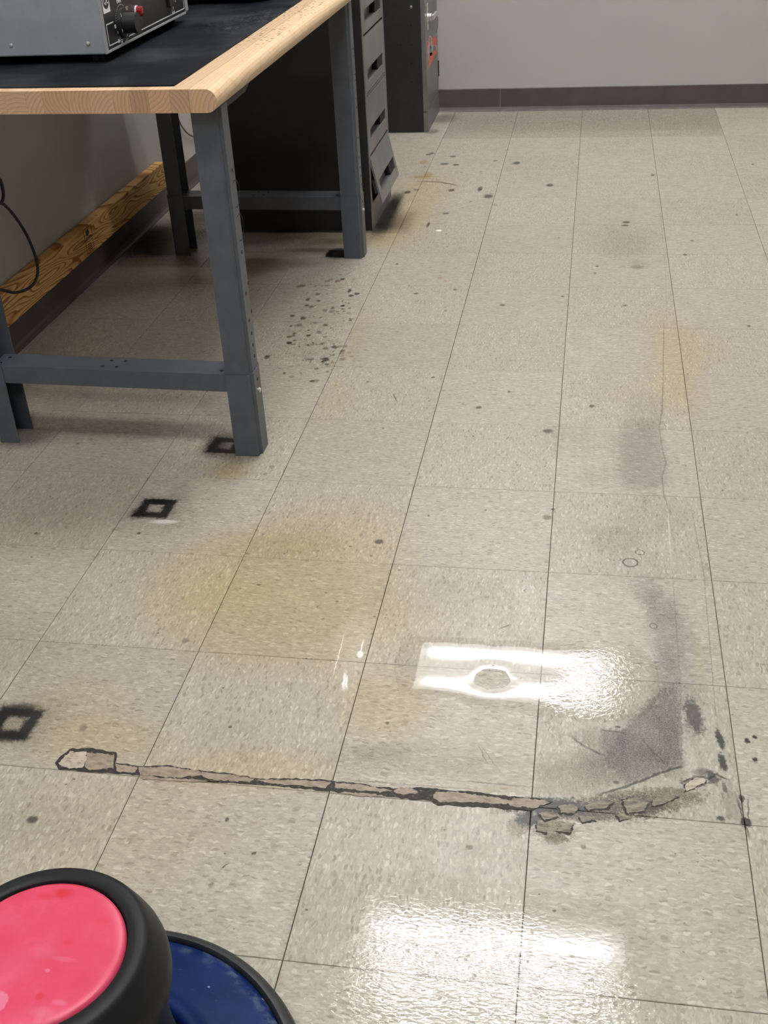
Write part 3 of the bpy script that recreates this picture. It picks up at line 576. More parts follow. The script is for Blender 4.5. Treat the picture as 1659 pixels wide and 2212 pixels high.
('E',-0.7903,1.0919,0.0062,0.0076,0.034,0.4,0.9,2,0.6809383169059638),
('E',-0.7706,0.9441,0.0087,0.0102,0.039,0.4,0.9,2,0.8691136853680426),
('E',-0.678,0.9973,0.0056,0.0067,0.037,0.4,0.9,3,0.5486487817536723),
('E',-0.7026,0.8491,0.0042,0.0048,0.043,0.4,0.9,1,0.5850759198351865),
('E',-0.6726,0.7646,0.0073,0.0081,0.047,0.4,0.9,2,0.5571915991696949),
('E',-0.6604,1.4002,0.0046,0.006,0.022,0.4,0.9,1,0.6593027498869087),
('E',-0.698,1.0229,0.0056,0.0066,0.036,0.4,0.9,3,0.635646457735528),
('E',-0.6288,0.6853,0.0068,0.0074,0.05,0.4,0.9,1,0.6351918743671484),
('E',-0.7571,0.781,0.005,0.0056,0.046,0.4,0.9,2,0.7049049137853822),
('E',-0.626,0.7673,0.0029,0.0032,0.046,0.4,0.9,2,0.6081784390085236),
('E',-0.6071,0.7012,0.0079,0.0087,0.049,0.4,0.9,2,0.6623791311662434),
('E',-0.7763,0.954,0.0059,0.0069,0.039,0.4,0.9,2,0.5357848831387231),
('E',-0.6995,0.8397,0.0084,0.0096,0.044,0.4,0.9,1,0.820651436628556),
('E',-0.7267,0.817,0.006,0.0069,0.044,0.4,0.9,2,0.7486813817299152),
('E',-0.6581,0.7298,0.0081,0.009,0.048,0.4,0.9,2,0.7124343358263321),
('E',-0.6184,0.6355,0.0064,0.0069,0.052,0.4,0.9,2,0.6388004088511435),
('E',-0.6374,0.865,0.0028,0.0032,0.043,0.4,0.9,2,0.7056939645849485),
('E',-0.6316,0.625,0.0063,0.0068,0.052,0.4,0.9,3,0.7626037761420059),
('E',-0.6444,0.9285,0.0041,0.0048,0.04,0.4,0.9,2,0.6370818501669898),
('E',-0.7162,1.2715,0.0073,0.0092,0.027,0.4,0.9,3,0.8957752267943387),
('E',-0.6792,1.0832,0.0032,0.0039,0.034,0.4,0.9,3,0.8482151284990993),
('E',-0.7535,1.077,0.0044,0.0054,0.034,0.4,0.9,2,0.518094996987143),
('E',-0.6323,0.7081,0.0026,0.0029,0.049,0.4,0.9,2,0.8847146133450454),
('E',-0.6227,0.9443,0.0043,0.005,0.04,0.4,0.9,2,0.5871463428633925),
('E',-0.6244,0.6856,0.0031,0.0034,0.05,0.4,0.9,2,0.7011056025505599),
('E',-0.611,0.6168,0.0026,0.0027,0.052,0.4,0.9,2,0.8268177124552529),
('E',-0.7001,0.7539,0.0064,0.0071,0.047,0.4,0.9,1,0.7342333136726533),
('E',-0.8076,0.9608,0.007,0.0082,0.039,0.4,0.9,3,0.8057245383445464),
('E',-0.7691,1.2041,0.0049,0.0061,0.029,0.4,0.9,2,0.5175152266766343),
('E',-0.832,1.2082,0.0084,0.0106,0.029,0.4,0.9,2,0.8639550612084785),
('E',-0.7628,1.2499,0.0085,0.0107,0.027,0.4,0.9,1,0.8305636486007921),
('E',-0.8141,1.2819,0.0046,0.0058,0.026,0.4,0.9,1,0.5167448405417597),
('E',-0.6943,0.6957,0.0029,0.0032,0.049,0.4,0.9,1,0.7504905835731144),
('E',-0.7812,1.1746,0.003,0.0037,0.03,0.4,0.9,1,0.7993061480894823),
('E',-0.7654,0.8879,0.0068,0.0079,0.042,0.4,0.9,1,0.79829116385218),
('E',-0.7805,0.8054,0.0078,0.0089,0.045,0.4,0.9,2,0.7917340152157587),
('E',-0.6261,0.934,0.0051,0.006,0.04,0.4,0.9,3,0.8641866644731062),
('E',-0.6763,0.8092,0.0065,0.0073,0.045,0.4,0.9,2,0.5309887278071203),
('E',-0.6292,0.7356,0.007,0.0077,0.048,0.4,0.9,2,0.7484603004686883),
('E',-0.6001,0.6802,0.0054,0.0059,0.05,0.4,0.9,1,0.7768740690281792),
('E',-0.754,1.0844,0.0062,0.0076,0.034,0.4,0.9,3,0.686359043319044),
('E',-0.7538,0.9517,0.0033,0.0039,0.039,0.4,0.9,3,0.5070017823266652),
('E',-0.77,0.7627,0.0085,0.0095,0.046,0.4,0.9,3,0.8975867845674075),
('E',-0.711,0.54,0.0077,0.0081,0.055,0.4,0.9,1,0.7325889470884296),
('E',-0.596,0.6588,0.008,0.0087,0.051,0.4,0.9,2,0.7413462961322576),
('E',-0.7564,1.0433,0.0036,0.0043,0.035,0.4,0.9,2,0.5925534412201879),
('E',-0.6676,1.0734,0.003,0.0036,0.034,0.4,0.9,1,0.8799838289371017),
('E',-0.769,1.1381,0.0077,0.0095,0.032,0.4,0.9,3,0.6375840585711782),
('E',-0.6947,0.999,0.0087,0.0103,0.037,0.4,0.9,1,0.8606266252395744),
('E',-0.6543,0.6587,0.0048,0.0053,0.051,0.4,0.9,1,0.6442837295693621),
('E',-0.7127,0.7953,0.003,0.0033,0.045,0.4,0.9,1,0.52064700673424),
('E',-0.8087,1.2214,0.004,0.005,0.028,0.4,0.9,2,0.6744962975709528),
('E',-0.6493,0.5169,0.0068,0.0071,0.056,0.4,0.9,3,0.8537066222101788),
('E',-0.7289,1.2539,0.0091,0.0115,0.027,0.4,0.9,2,0.7878290327804592),
('E',-0.7561,0.7546,0.0065,0.0073,0.047,0.4,0.9,2,0.6942300321131256),
('E',-0.6564,1.0661,0.0039,0.0048,0.035,0.4,0.9,3,0.6374651410631718),
('E',-0.6385,0.5201,0.0079,0.0082,0.056,0.4,0.9,2,0.6624837060451368),
('E',-0.626,0.6123,0.0063,0.0068,0.053,0.4,0.9,1,0.5669329871034772),
('E',-0.6366,0.7428,0.008,0.0088,0.047,0.4,0.9,3,0.720154616892413),
('E',-0.726,0.8167,0.0073,0.0083,0.044,0.4,0.9,3,0.5558384255998888),
('E',-0.6573,0.7836,0.0047,0.0053,0.046,0.4,0.9,1,0.6277150965903001),
('E',-0.691,0.5659,0.0037,0.0039,0.054,0.4,0.9,1,0.7998630430418715),
('E',-0.7122,0.7493,0.0058,0.0064,0.047,0.4,0.9,3,0.6080959389752242),
('E',-0.7555,1.2125,0.0068,0.0085,0.029,0.4,0.9,2,0.5503495207034146),
('E',-0.7764,0.8892,0.0081,0.0094,0.041,0.4,0.9,2,0.5370392628640559),
('E',-0.6711,1.0461,0.007,0.0083,0.035,0.4,0.9,3,0.881577430105257),
('E',-0.7065,1.3647,0.0032,0.0042,0.023,0.4,0.9,1,0.6700799516126864),
('E',-0.6298,0.9478,0.0032,0.0038,0.039,0.4,0.9,3,0.8888964487580968),
('E',-0.7394,1.142,0.0026,0.0036,0.032,0.4,0.8,3,0.5915662557231077),
('E',-0.6459,0.2425,0.0033,0.0035,0.067,0.4,0.8,2,0.32550101403482457),
('E',-0.3104,1.3334,0.0026,0.0037,0.025,0.4,0.8,3,0.5759760328477436),
('E',-0.3665,0.8663,0.0023,0.003,0.043,0.4,0.8,2,0.4584759428418228),
('E',-0.4378,0.318,0.0019,0.0021,0.065,0.4,0.8,2,0.4573310046126108),
('E',-0.3997,0.7522,0.0025,0.0031,0.048,0.4,0.8,3,0.30034560712530084),
('E',-0.3384,0.1042,0.0022,0.0022,0.073,0.4,0.8,2,0.493372691808815),
('E',-0.1658,0.6544,0.0024,0.0029,0.052,0.4,0.8,1,0.3087842567874809),
('E',-0.4758,0.4363,0.0019,0.0022,0.06,0.4,0.8,1,0.4494930734146726),
('E',-0.3258,0.7148,0.0025,0.0031,0.049,0.4,0.8,3,0.4272967210229356),
('E',-0.5377,0.6136,0.0036,0.0043,0.053,0.4,0.8,3,0.4261670537940857),
('E',-0.3554,1.0176,0.0042,0.0056,0.037,0.4,0.8,3,0.5535449165959918),
('E',-0.7624,0.5983,0.0024,0.0029,0.053,0.4,0.8,1,0.3692426438594924),
('E',-0.5845,0.312,0.0024,0.0026,0.064,0.4,0.8,3,0.44872941883675377),
('E',-0.7532,0.9652,0.0033,0.0043,0.039,0.4,0.8,3,0.3169251232194035),
('E',-0.3119,0.1733,0.0017,0.0018,0.071,0.4,0.8,1,0.5922359114798765),
('E',-0.8531,1.233,0.0024,0.0034,0.028,0.4,0.8,2,0.4348925893712805),
('E',-0.3133,0.8543,0.0023,0.0029,0.044,0.4,0.8,1,0.5794786494202175),
('E',-0.6474,1.0258,0.0047,0.0063,0.036,0.4,0.8,3,0.44028474844670373),
('E',-0.5301,0.3518,0.0037,0.0041,0.063,0.4,0.8,2,0.4327305439917615),
('E',-0.8719,1.1883,0.0025,0.0034,0.03,0.4,0.8,2,0.5866544497426733),
('E',-0.6054,0.1135,0.0021,0.0021,0.072,0.4,0.8,2,0.5306196253483897),
('E',-0.5167,0.2724,0.0019,0.002,0.066,0.4,0.8,3,0.44203921525712864),
('E',-0.454,0.1655,0.0021,0.0021,0.071,0.4,0.8,2,0.5211959411881715),
('E',-0.4353,0.4585,0.0024,0.0027,0.059,0.4,0.8,3,0.5300004007028921),
('E',-0.6546,0.1508,0.0022,0.0023,0.071,0.4,0.8,3,0.31885552234623976),
('E',-0.3869,0.7856,0.0028,0.0035,0.046,0.4,0.8,3,0.3130756689507644),
('E',-0.2399,0.4076,0.0038,0.0043,0.062,0.4,0.8,2,0.3011314847802491),
('E',-0.2107,0.1855,0.003,0.0031,0.07,0.4,0.8,1,0.3072770114824585),
('E',-0.6433,0.6298,0.0043,0.0052,0.052,0.4,0.8,2,0.5369396572955999),
('E',-0.1183,0.2882,0.0019,0.0021,0.067,0.4,0.8,2,0.354881769438174),
('E',-0.1972,0.3594,0.0035,0.0039,0.064,0.4,0.8,1,0.4821762693736162),
('E',-0.6117,0.8339,0.003,0.0038,0.044,0.4,0.8,3,0.3237044614074039),
('E',-0.6026,0.3186,0.0023,0.0025,0.064,0.4,0.8,1,0.49486379929005436),
('E',-0.4459,0.5569,0.0022,0.0026,0.055,0.4,0.8,2,0.5650423879293085),
('E',-0.1062,0.9311,0.0022,0.0028,0.041,0.4,0.8,1,0.42631808258252274),
('E',-0.062,0.1458,0.0019,0.002,0.072,0.4,0.8,1,0.4250521893670941),
('E',-0.3276,0.4187,0.0035,0.0039,0.061,0.4,0.8,3,0.5278699929740236),
('E',-0.2639,0.8842,0.0027,0.0035,0.043,0.4,0.8,2,0.4118913112298917),
('E',-0.3106,1.0177,0.0027,0.0036,0.037,0.4,0.8,1,0.3706512029915799),
('E',-0.515,0.1723,0.0021,0.0022,0.07,0.4,0.8,1,0.4188208786807665),
('E',-0.0856,0.6203,0.0024,0.0028,0.053,0.4,0.8,1,0.49599796562772025),
('E',-0.1171,1.1723,0.0034,0.0047,0.031,0.4,0.8,1,0.55216690923638),
('E',-0.1872,1.2706,0.003,0.0042,0.027,0.4,0.8,1,0.3151173484092351),
('E',-0.3202,0.2619,0.0021,0.0022,0.067,0.4,0.8,1,0.4116710890367679),
('E',-0.1811,0.6857,0.0025,0.003,0.051,0.4,0.8,3,0.5837106250368197),
('E',-0.7056,0.4826,0.0034,0.0039,0.057,0.4,0.8,1,0.3112363532976252),
('E',-0.6811,1.2508,0.0052,0.0073,0.027,0.4,0.8,1,0.47982701077810325),
('E',-0.3794,1.0088,0.0021,0.0028,0.037,0.4,0.8,2,0.4226984687409991),
('E',-0.5095,0.4659,0.002,0.0023,0.059,0.4,0.8,1,0.5385843504122463),
('E',-0.4951,1.2241,0.0025,0.0035,0.029,0.4,0.8,2,0.4992079307514524),
('E',-0.6867,0.5562,0.0035,0.0041,0.055,0.4,0.8,2,0.5086217662792657),
('E',-0.556,0.8867,0.0029,0.0037,0.042,0.4,0.8,1,0.3937085660070275),
('E',-0.4178,0.7919,0.003,0.0038,0.046,0.4,0.8,2,0.49334346323579903),
('E',-0.5421,0.7235,0.0044,0.0054,0.048,0.4,0.8,2,0.5704891744775329),
('E',-0.4374,0.2614,0.0026,0.0028,0.067,0.4,0.8,2,0.4382718707018818),
('E',-0.8492,1.2966,0.004,0.0056,0.025,0.4,0.8,3,0.5419404720733937),
('E',-0.5015,0.521,0.0041,0.0047,0.056,0.4,0.8,3,0.45133891889084643),
('E',-0.7675,0.8778,0.0035,0.0045,0.042,0.4,0.8,1,0.3326378532880576),
('E',-0.4465,2.5876,0.0037,0.0048,-0.025,0.4,1,1,0.6414413040092553),
('E',-0.4369,1.7229,0.0046,0.005,0.009,0.4,1,3,0.5171200386500046),
('E',-0.3828,1.8273,0.0034,0.0038,0.005,0.4,1,1,0.5173685807106614),
('E',-0.5292,2.2268,0.0063,0.0076,-0.011,0.4,1,1,0.4399109540767384),
('E',-0.5106,2.1718,0.0051,0.006,-0.009,0.4,1,1,0.3523134997969166),
('E',-0.0937,2.5852,0.0086,0.0112,-0.026,0.4,1,3,0.31334504547539166),
('E',-0.4488,1.8127,0.0032,0.0035,0.005,0.4,1,3,0.45950672397403525),
('E',-0.22,2.0176,0.0044,0.0051,-0.003,0.4,1,1,0.4490089449005143),
('E',-0.7224,2.8526,0.0075,0.0101,-0.035,0.4,1,2,0.46284559765709804),
('E',-0.3649,2.2572,0.0066,0.008,-0.012,0.4,1,2,0.5927908019188729),
('E',-0.4074,2.7752,0.0054,0.0073,-0.033,0.4,1,2,0.3320996003657482),
('E',-0.6228,2.2664,0.006,0.0073,-0.013,0.4,1,1,0.3142280710693669),
('E',-0.1403,2.4231,0.0073,0.0092,-0.019,0.4,1,1,0.31899272585824584),
('E',-0.1091,2.1849,0.0049,0.0059,-0.01,0.4,1,1,0.3090497702358256),
('E',-0.1708,1.9692,0.0031,0.0036,-0.001,0.4,1,1,0.6436048318445178),
('E',-0.3197,2.2015,0.0086,0.0103,-0.01,0.4,1,1,0.5401468848879154),
('E',-0.4115,1.8183,0.006,0.0067,0.005,0.4,1,2,0.35556860725092626),
('E',-0.5062,1.7522,0.004,0.0044,0.008,0.4,1,2,0.35025030329046014),
('E',-0.4662,2.4976,0.0062,0.0078,-0.022,0.4,1,2,0.43029343197413955),
('E',-0.3504,2.0321,0.0042,0.0049,-0.003,0.4,1,2,0.6133945862344972),
('E',-0.2701,2.6233,0.0081,0.0105,-0.027,0.4,1,1,0.5688930048477085),
('E',-0.0474,1.6872,0.0048,0.0052,0.011,0.4,1,3,0.5030152901340652),
('E',-0.2773,1.7682,0.003,0.0033,0.007,0.4,1,3,0.5204216755912436),
('E',-0.1807,1.6621,0.0055,0.006,0.011,0.4,1,2,0.4157900979192832),
('E',-0.2941,2.056,0.0083,0.0097,-0.004,0.4,1,2,0.5869385039853854),
('E',-0.3876,2.5084,0.007,0.009,-0.022,0.4,1,3,0.6249607286028154),
('E',-0.1625,1.91,0.0037,0.0043,0.002,0.4,1,2,0.5156182178777926),
('E',-0.6348,2.2788,0.006,0.0074,-0.013,0.4,1,1,0.3462081527034795),
('E',-0.4506,2.8446,0.003,0.0041,-0.036,0.4,1,2,0.40630857338925397),
('E',-0.1479,2.1625,0.0058,0.007,-0.009,0.4,1,2,0.5042568218365627),
('E',-0.5215,2.0471,0.0055,0.0064,-0.004,0.4,1,1,0.30493920875941827),
('E',-0.4574,1.8512,0.0066,0.0074,0.004,0.4,1,2,0.3335316343030633),
('E',-0.4124,2.0228,0.006,0.0069,-0.003,0.4,1,2,0.5081534927782523),
('E',-0.3889,2.0991,0.0063,0.0074,-0.006,0.4,1,3,0.5567328309453881),
('E',-0.4883,2.8127,0.0067,0.009,-0.034,0.4,1,2,0.3649802590398794),
('E',-0.0223,2.6299,0.0088,0.0116,-0.027,0.4,1,1,0.3043225330443967),
('E',-0.6276,2.5891,0.007,0.0091,-0.025,0.4,1,3,0.5266588473658971),
('E',-0.7091,-0.9379,0.0022,0.0019,0.113,0.4,0.6,3,0.6897224300592368),
('E',-0.2521,-0.7722,0.0016,0.0014,0.108,0.4,0.6,3,0.5746589861666782),
('E',0.3121,0.1476,0.0025,0.0031,0.074,0.4,0.6,3,0.47015669115170367),
('E',0.4002,-0.2541,0.0021,0.0023,0.09,0.4,0.6,3,0.4493066112265469),
('E',0.2068,-1.1424,0.0017,0.0012,0.125,0.4,0.6,3,0.5053194126834996),
('E',-0.7173,-0.9512,0.0019,0.0016,0.113,0.4,0.6,3,0.6742934816731513),
('E',0.2281,-1.1797,0.0011,0.0008,0.127,0.4,0.6,3,0.7714282660637523),
('E',0.2826,0.1325,0.0023,0.0028,0.074,0.4,0.6,3,0.4679078318487664),
('E',0.2241,-1.064,0.0011,0.0008,0.122,0.4,0.6,3,0.46367452665016456),
('E',0.2982,-0.1198,0.0019,0.0022,0.084,0.4,0.6,3,0.6404923684572212),
('E',-0.2908,-1.1371,0.0018,0.0013,0.123,0.4,0.6,3,0.7926642705954201),
('E',0.1734,-0.7231,0.0016,0.0014,0.108,0.4,0.6,3,0.6122473141480035),
('E',-1.2864,0.1878,0.0035,0.0046,0.067,0.4,0.6,3,0.4935313927243366),
('E',0.2076,-1.0145,0.0013,0.001,0.12,0.4,0.6,3,0.6341329189473461),
('E',-0.2254,-0.1179,0.0015,0.0017,0.083,0.4,0.6,3,0.4447572174867343),
('E',-0.1404,-0.0884,0.0029,0.0033,0.082,0.4,0.6,3,0.6802959264181037),
('E',-1.1094,-0.11,0.0026,0.0031,0.079,0.4,0.6,3,0.4170585295468799),
('E',-1.1464,0.1368,0.0032,0.0041,0.07,0.4,0.6,3,0.7047074567181054),
('E',-0.4421,-1.2501,0.0014,0.001,0.126,0.4,0.6,3,0.6656653823433769),
('E',0.2043,-0.9806,0.0016,0.0013,0.119,0.4,0.6,3,0.5535370680901882),
('E',-0.704,-0.2298,0.0015,0.0017,0.085,0.4,0.6,3,0.7797005857459225),
('E',0.2361,-0.9747,0.001,0.0008,0.119,0.4,0.6,3,0.7005705703244701),
('E',-0.0768,-0.6663,0.0013,0.0012,0.105,0.4,0.6,3,0.7167869173209783),
('E',-0.0823,-0.3618,0.0018,0.0018,0.093,0.4,0.6,3,0.5044638455537512),
('E',-0.3024,-1.2109,0.001,0.0007,0.125,0.4,0.6,3,0.7039407919884453),
('E',0.2343,-0.991,0.0015,0.0012,0.119,0.4,0.6,3,0.5904331113439123),
('E',-0.4122,-1.0432,0.0018,0.0014,0.118,0.4,0.6,3,0.41249932180777066),
('E',-0.3231,0.0536,0.0023,0.0028,0.075,0.4,0.6,3,0.41924683909976646),
('E',-0.1222,-0.9746,0.0018,0.0015,0.117,0.4,0.6,3,0.6298163647049998),
('E',-0.5224,-0.6499,0.0019,0.0018,0.102,0.4,0.6,3,0.5153338663643033),
('E',0.051,0.2002,0.0021,0.0027,0.071,0.4,0.6,3,0.43827560392464426),
('E',0.0197,-1.0732,0.0018,0.0014,0.122,0.4,0.6,3,0.6370219360208085),
('E',0.3086,-0.6795,0.0017,0.0016,0.107,0.4,0.6,3,0.46355814422288466),
('E',0.1361,-1.1628,0.0011,0.0008,0.126,0.4,0.6,3,0.46631641122675904),
('E',0.2629,-0.985,0.0014,0.0011,0.119,0.4,0.6,3,0.7964460900341224),
('E',-0.2511,0.0429,0.002,0.0025,0.076,0.4,0.6,3,0.43805938780686426),
('E',0.2435,-1.1081,0.0016,0.0012,0.124,0.4,0.6,3,0.5688519981159234),
('E',-0.0726,-0.4997,0.0016,0.0016,0.098,0.4,0.6,3,0.5712243434823027),
('E',-0.2568,-0.1195,0.0029,0.0033,0.082,0.4,0.6,3,0.6522976107405889),
('E',0.3526,0.0339,0.0023,0.0028,0.078,0.4,0.6,3,0.6756939135580939),
('E',-0.1981,0.2398,0.0026,0.0033,0.068,0.4,0.6,3,0.6086928729871712),
('E',0.2093,-0.5964,0.0018,0.0017,0.103,0.4,0.6,3,0.5293335651443914),
('E',-0.237,-0.9595,0.0013,0.001,0.116,0.4,0.6,3,0.4924097839774402),
('E',-0.3915,-0.9225,0.0018,0.0015,0.114,0.4,0.6,3,0.6030813640104944),
('E',-0.431,-1.0552,0.0018,0.0014,0.119,0.4,0.6,3,0.6469329808789324),
('E',0.0519,-1.2046,0.0015,0.001,0.127,0.4,0.6,3,0.6411580399339758),
('E',-0.5291,-0.2861,0.0028,0.003,0.088,0.4,0.6,3,0.5034752666209585),
('E',0.2603,-1.1946,0.001,0.0007,0.128,0.4,0.6,3,0.6631599369693935),
('E',-0.8235,-0.1181,0.0018,0.0021,0.081,0.4,0.6,3,0.5208421162763017),
('E',-0.5855,-0.3681,0.0015,0.0016,0.091,0.4,0.6,3,0.7645610007848433),
('E',-0.3811,-1.1799,0.0014,0.001,0.124,0.4,0.6,3,0.40504692017740346),
('E',0.1935,-0.5771,0.0014,0.0014,0.102,0.4,0.6,3,0.7923525113832287),
('E',-0.7528,0.2372,0.0022,0.0028,0.067,0.4,0.6,3,0.6952961546323102),
('E',-1.0481,-0.3449,0.0027,0.003,0.089,0.4,0.6,3,0.6804647671400845),
('E',-0.1077,-0.8955,0.0019,0.0016,0.114,0.4,0.6,3,0.6671582958764422),
('E',-0.0191,-1.1278,0.0015,0.0011,0.124,0.4,0.6,3,0.6335045392884135),
('E',-0.7471,-0.1843,0.0017,0.0019,0.083,0.4,0.6,3,0.5730115393192001),
('E',-0.4562,-0.9983,0.002,0.0016,0.116,0.4,0.6,3,0.49695844883435386),
('E',-0.3001,-0.9936,0.0012,0.0009,0.117,0.4,0.6,3,0.7397765827881689),
('E',-0.4184,0.267,0.0031,0.004,0.067,0.4,0.6,3,0.6073009064055831),
('E',-0.3518,-0.2474,0.0036,0.0032,0.087,0.4,0.6,3,0.49841607312451175),
('E',-0.5395,-0.7279,0.003,0.0023,0.105,0.4,0.6,3,0.43191400476875647),
('E',-0.3903,-0.4376,0.003,0.0025,0.095,0.4,0.6,3,0.6853978774113678),
('E',-0.3121,-0.4767,0.0032,0.0026,0.096,0.4,0.6,3,0.5370354075902),
('E',-0.29,-0.4793,0.0017,0.0014,0.097,0.4,0.6,3,0.6377700414411396),
('E',-0.2883,-0.3231,0.0032,0.0028,0.09,0.4,0.6,3,0.5370728773104163),
('E',-0.3068,-0.5296,0.0025,0.0021,0.099,0.4,0.6,3,0.6798076066130279),
('E',-0.4165,-0.4113,0.0029,0.0025,0.093,0.4,0.6,3,0.4757373152845142),
('E',-0.5865,-0.4134,0.002,0.0017,0.093,0.4,0.6,3,0.6746306980115482),
('E',-0.4107,-0.2601,0.003,0.0027,0.088,0.4,0.6,3,0.43277754237747335),
('E',-0.5536,-0.3982,0.0036,0.0031,0.092,0.4,0.6,3,0.6914503296142366),
('E',-0.2332,-0.7776,0.0022,0.0016,0.109,0.4,0.6,3,0.44936000435642715),
('E',-0.4056,-0.4943,0.0031,0.0026,0.097,0.4,0.6,3,0.45795160785874417),
('E',-0.4624,-0.2712,0.0034,0.0031,0.088,0.4,0.6,3,0.44387903813972707),
('E',-0.6031,-0.2933,0.0034,0.0031,0.088,0.4,0.6,3,0.523985944244491),
('E',-0.5363,-0.7018,0.0027,0.002,0.104,0.4,0.6,3,0.6339540068069349),
('E',-0.4753,-0.1324,0.0024,0.0023,0.082,0.4,0.6,3,0.611260096824501),
('E',-0.4004,-0.2487,0.0032,0.0029,0.087,0.4,0.6,3,0.5444706954122224),
('E',-0.7009,-0.5648,0.0024,0.0019,0.098,0.4,0.6,3,0.596320818294183),
('E',-0.6379,-0.3786,0.003,0.0026,0.091,0.4,0.6,3,0.4256264522506247),
('E',-0.2673,-0.499,0.0022,0.0018,0.097,0.4,0.6,3,0.5155332074844752),
('E',-0.4111,-0.609,0.0022,0.0017,0.101,0.4,0.6,3,0.6827838081279435),
('E',-0.3518,-0.2794,0.0029,0.0026,0.088,0.4,0.6,3,0.5971909664827861),
('E',-0.4239,-0.4573,0.0023,0.0019,0.095,0.4,0.6,3,0.5824601764265714),
('E',-0.4184,-0.1254,0.0023,0.0022,0.082,0.4,0.6,3,0.5355879329438002),
('E',-0.3179,-0.588,0.0058,0.0091,0.101,0.25,0.4,4,0.6),
('B',-0.3185,-0.5663,0.0159,0.0015,-1.555,0.6,0.3,4,0.6),
('B',-0.3328,-0.6612,0.0193,0.002,1.677,0.6,0.5,4,0.75),
('B',-0.3276,-0.665,0.015,0.002,1.734,0.6,0.5,4,0.75),
('B',-0.3555,-0.5935,0.0458,0.0009,-1.546,0.6,0.3,4,0.5),
('E',-0.3276,-0.5719,0.0331,0.0791,0.1,0.8,0.5,4,0.1),
('E',-0.8157,-0.1902,0.0303,0.0076,0.083,0.5,0.8,4,0.35),
('E',-0.3662,-1.111,0.0091,0.0241,0.121,0.8,0.6,4,0.12),
('E',-0.467,1.7592,0.0098,0.0103,0.008,0.5,0.6,4,0.8),
('B',0.2344,-0.1606,0.0989,0.002,-1.58,0.6,0.8,4,0.18),
('E',0.2355,-0.7889,0.0084,0.0611,0.111,0.5,0.9,4,0.1),
]
PUDDLE=[(-0.2519,-0.5324),(-0.1761,-0.5222),(-0.1303,-0.5217),(-0.1058,-0.5179),(-0.0911,-0.5258),(-0.0358,-0.5189),(-0.0012,-0.5261),(0.0091,-0.5224),(0.0937,-0.5257),(0.1651,-0.5276),(0.195,-0.57),(0.1983,-0.6415),(0.1757,-0.695),(0.1388,-0.7133),(0.0948,-0.7159),(0.058,-0.7165),(0.0283,-0.7153),(0.0043,-0.7123),(-0.0242,-0.712),(-0.0434,-0.7073),(-0.0627,-0.7025),(-0.0839,-0.7037),(-0.1087,-0.6994),(-0.1287,-0.6923),(-0.1566,-0.686),(-0.184,-0.6853),(-0.2351,-0.6848),(-0.2539,-0.616)]
ISLAND=[(-0.0503,-0.6296),(-0.0491,-0.6365),(-0.0527,-0.6431),(-0.0588,-0.6507),(-0.0648,-0.6556),(-0.0712,-0.6571),(-0.0791,-0.6601),(-0.0872,-0.6613),(-0.0941,-0.6575),(-0.1008,-0.6537),(-0.1078,-0.65),(-0.1126,-0.6433),(-0.1126,-0.636),(-0.1105,-0.6285),(-0.109,-0.621),(-0.1062,-0.6161),(-0.0999,-0.6109),(-0.0918,-0.6052),(-0.0837,-0.6048),(-0.0755,-0.6062),(-0.0669,-0.6062),(-0.0599,-0.61),(-0.0562,-0.6167),(-0.0536,-0.6227)]
FILM=[(-0.3162,-1.0928),(-0.2427,-1.0635),(-0.1516,-1.0566),(-0.0608,-1.0578),(0.0284,-1.063),(0.1397,-1.0803),(0.1799,-1.1342),(0.1993,-1.2066),(0.1966,-1.2575),(-0.1169,-1.3045),(-0.2856,-1.3235),(-0.3137,-1.2105)]
STRIP=[(-0.7556,-0.9079),(-0.7442,-0.875),(-0.7066,-0.8697),(-0.6633,-0.8756),(-0.6572,-0.8958),(-0.6167,-0.9006),(-0.5734,-0.8927),(-0.5261,-0.8976),(-0.4651,-0.8998),(-0.4188,-0.9056),(-0.3616,-0.8981),(-0.3181,-0.8961),(-0.2743,-0.8971),(-0.2302,-0.9018),(-0.2019,-0.9005),(-0.1741,-0.8954),(-0.1317,-0.8954),(-0.0825,-0.8955),(-0.0337,-0.8975),(0.0075,-0.8965),(0.0317,-0.9022),(0.0084,-0.9132),(0.0021,-0.9232),(-0.0387,-0.9242),(-0.0661,-0.9237),(-0.1004,-0.9258),(-0.1383,-0.9274),(-0.1496,-0.9203),(-0.1917,-0.9204),(-0.2415,-0.9194),(-0.2915,-0.9194),(-0.3571,-0.9172),(-0.4158,-0.9171),(-0.4745,-0.9188),(-0.5335,-0.9216),(-0.595,-0.9185),(-0.6556,-0.9203),(-0.7015,-0.9214),(-0.7444,-0.9211)]
NCH=12
PALE=[0,19]
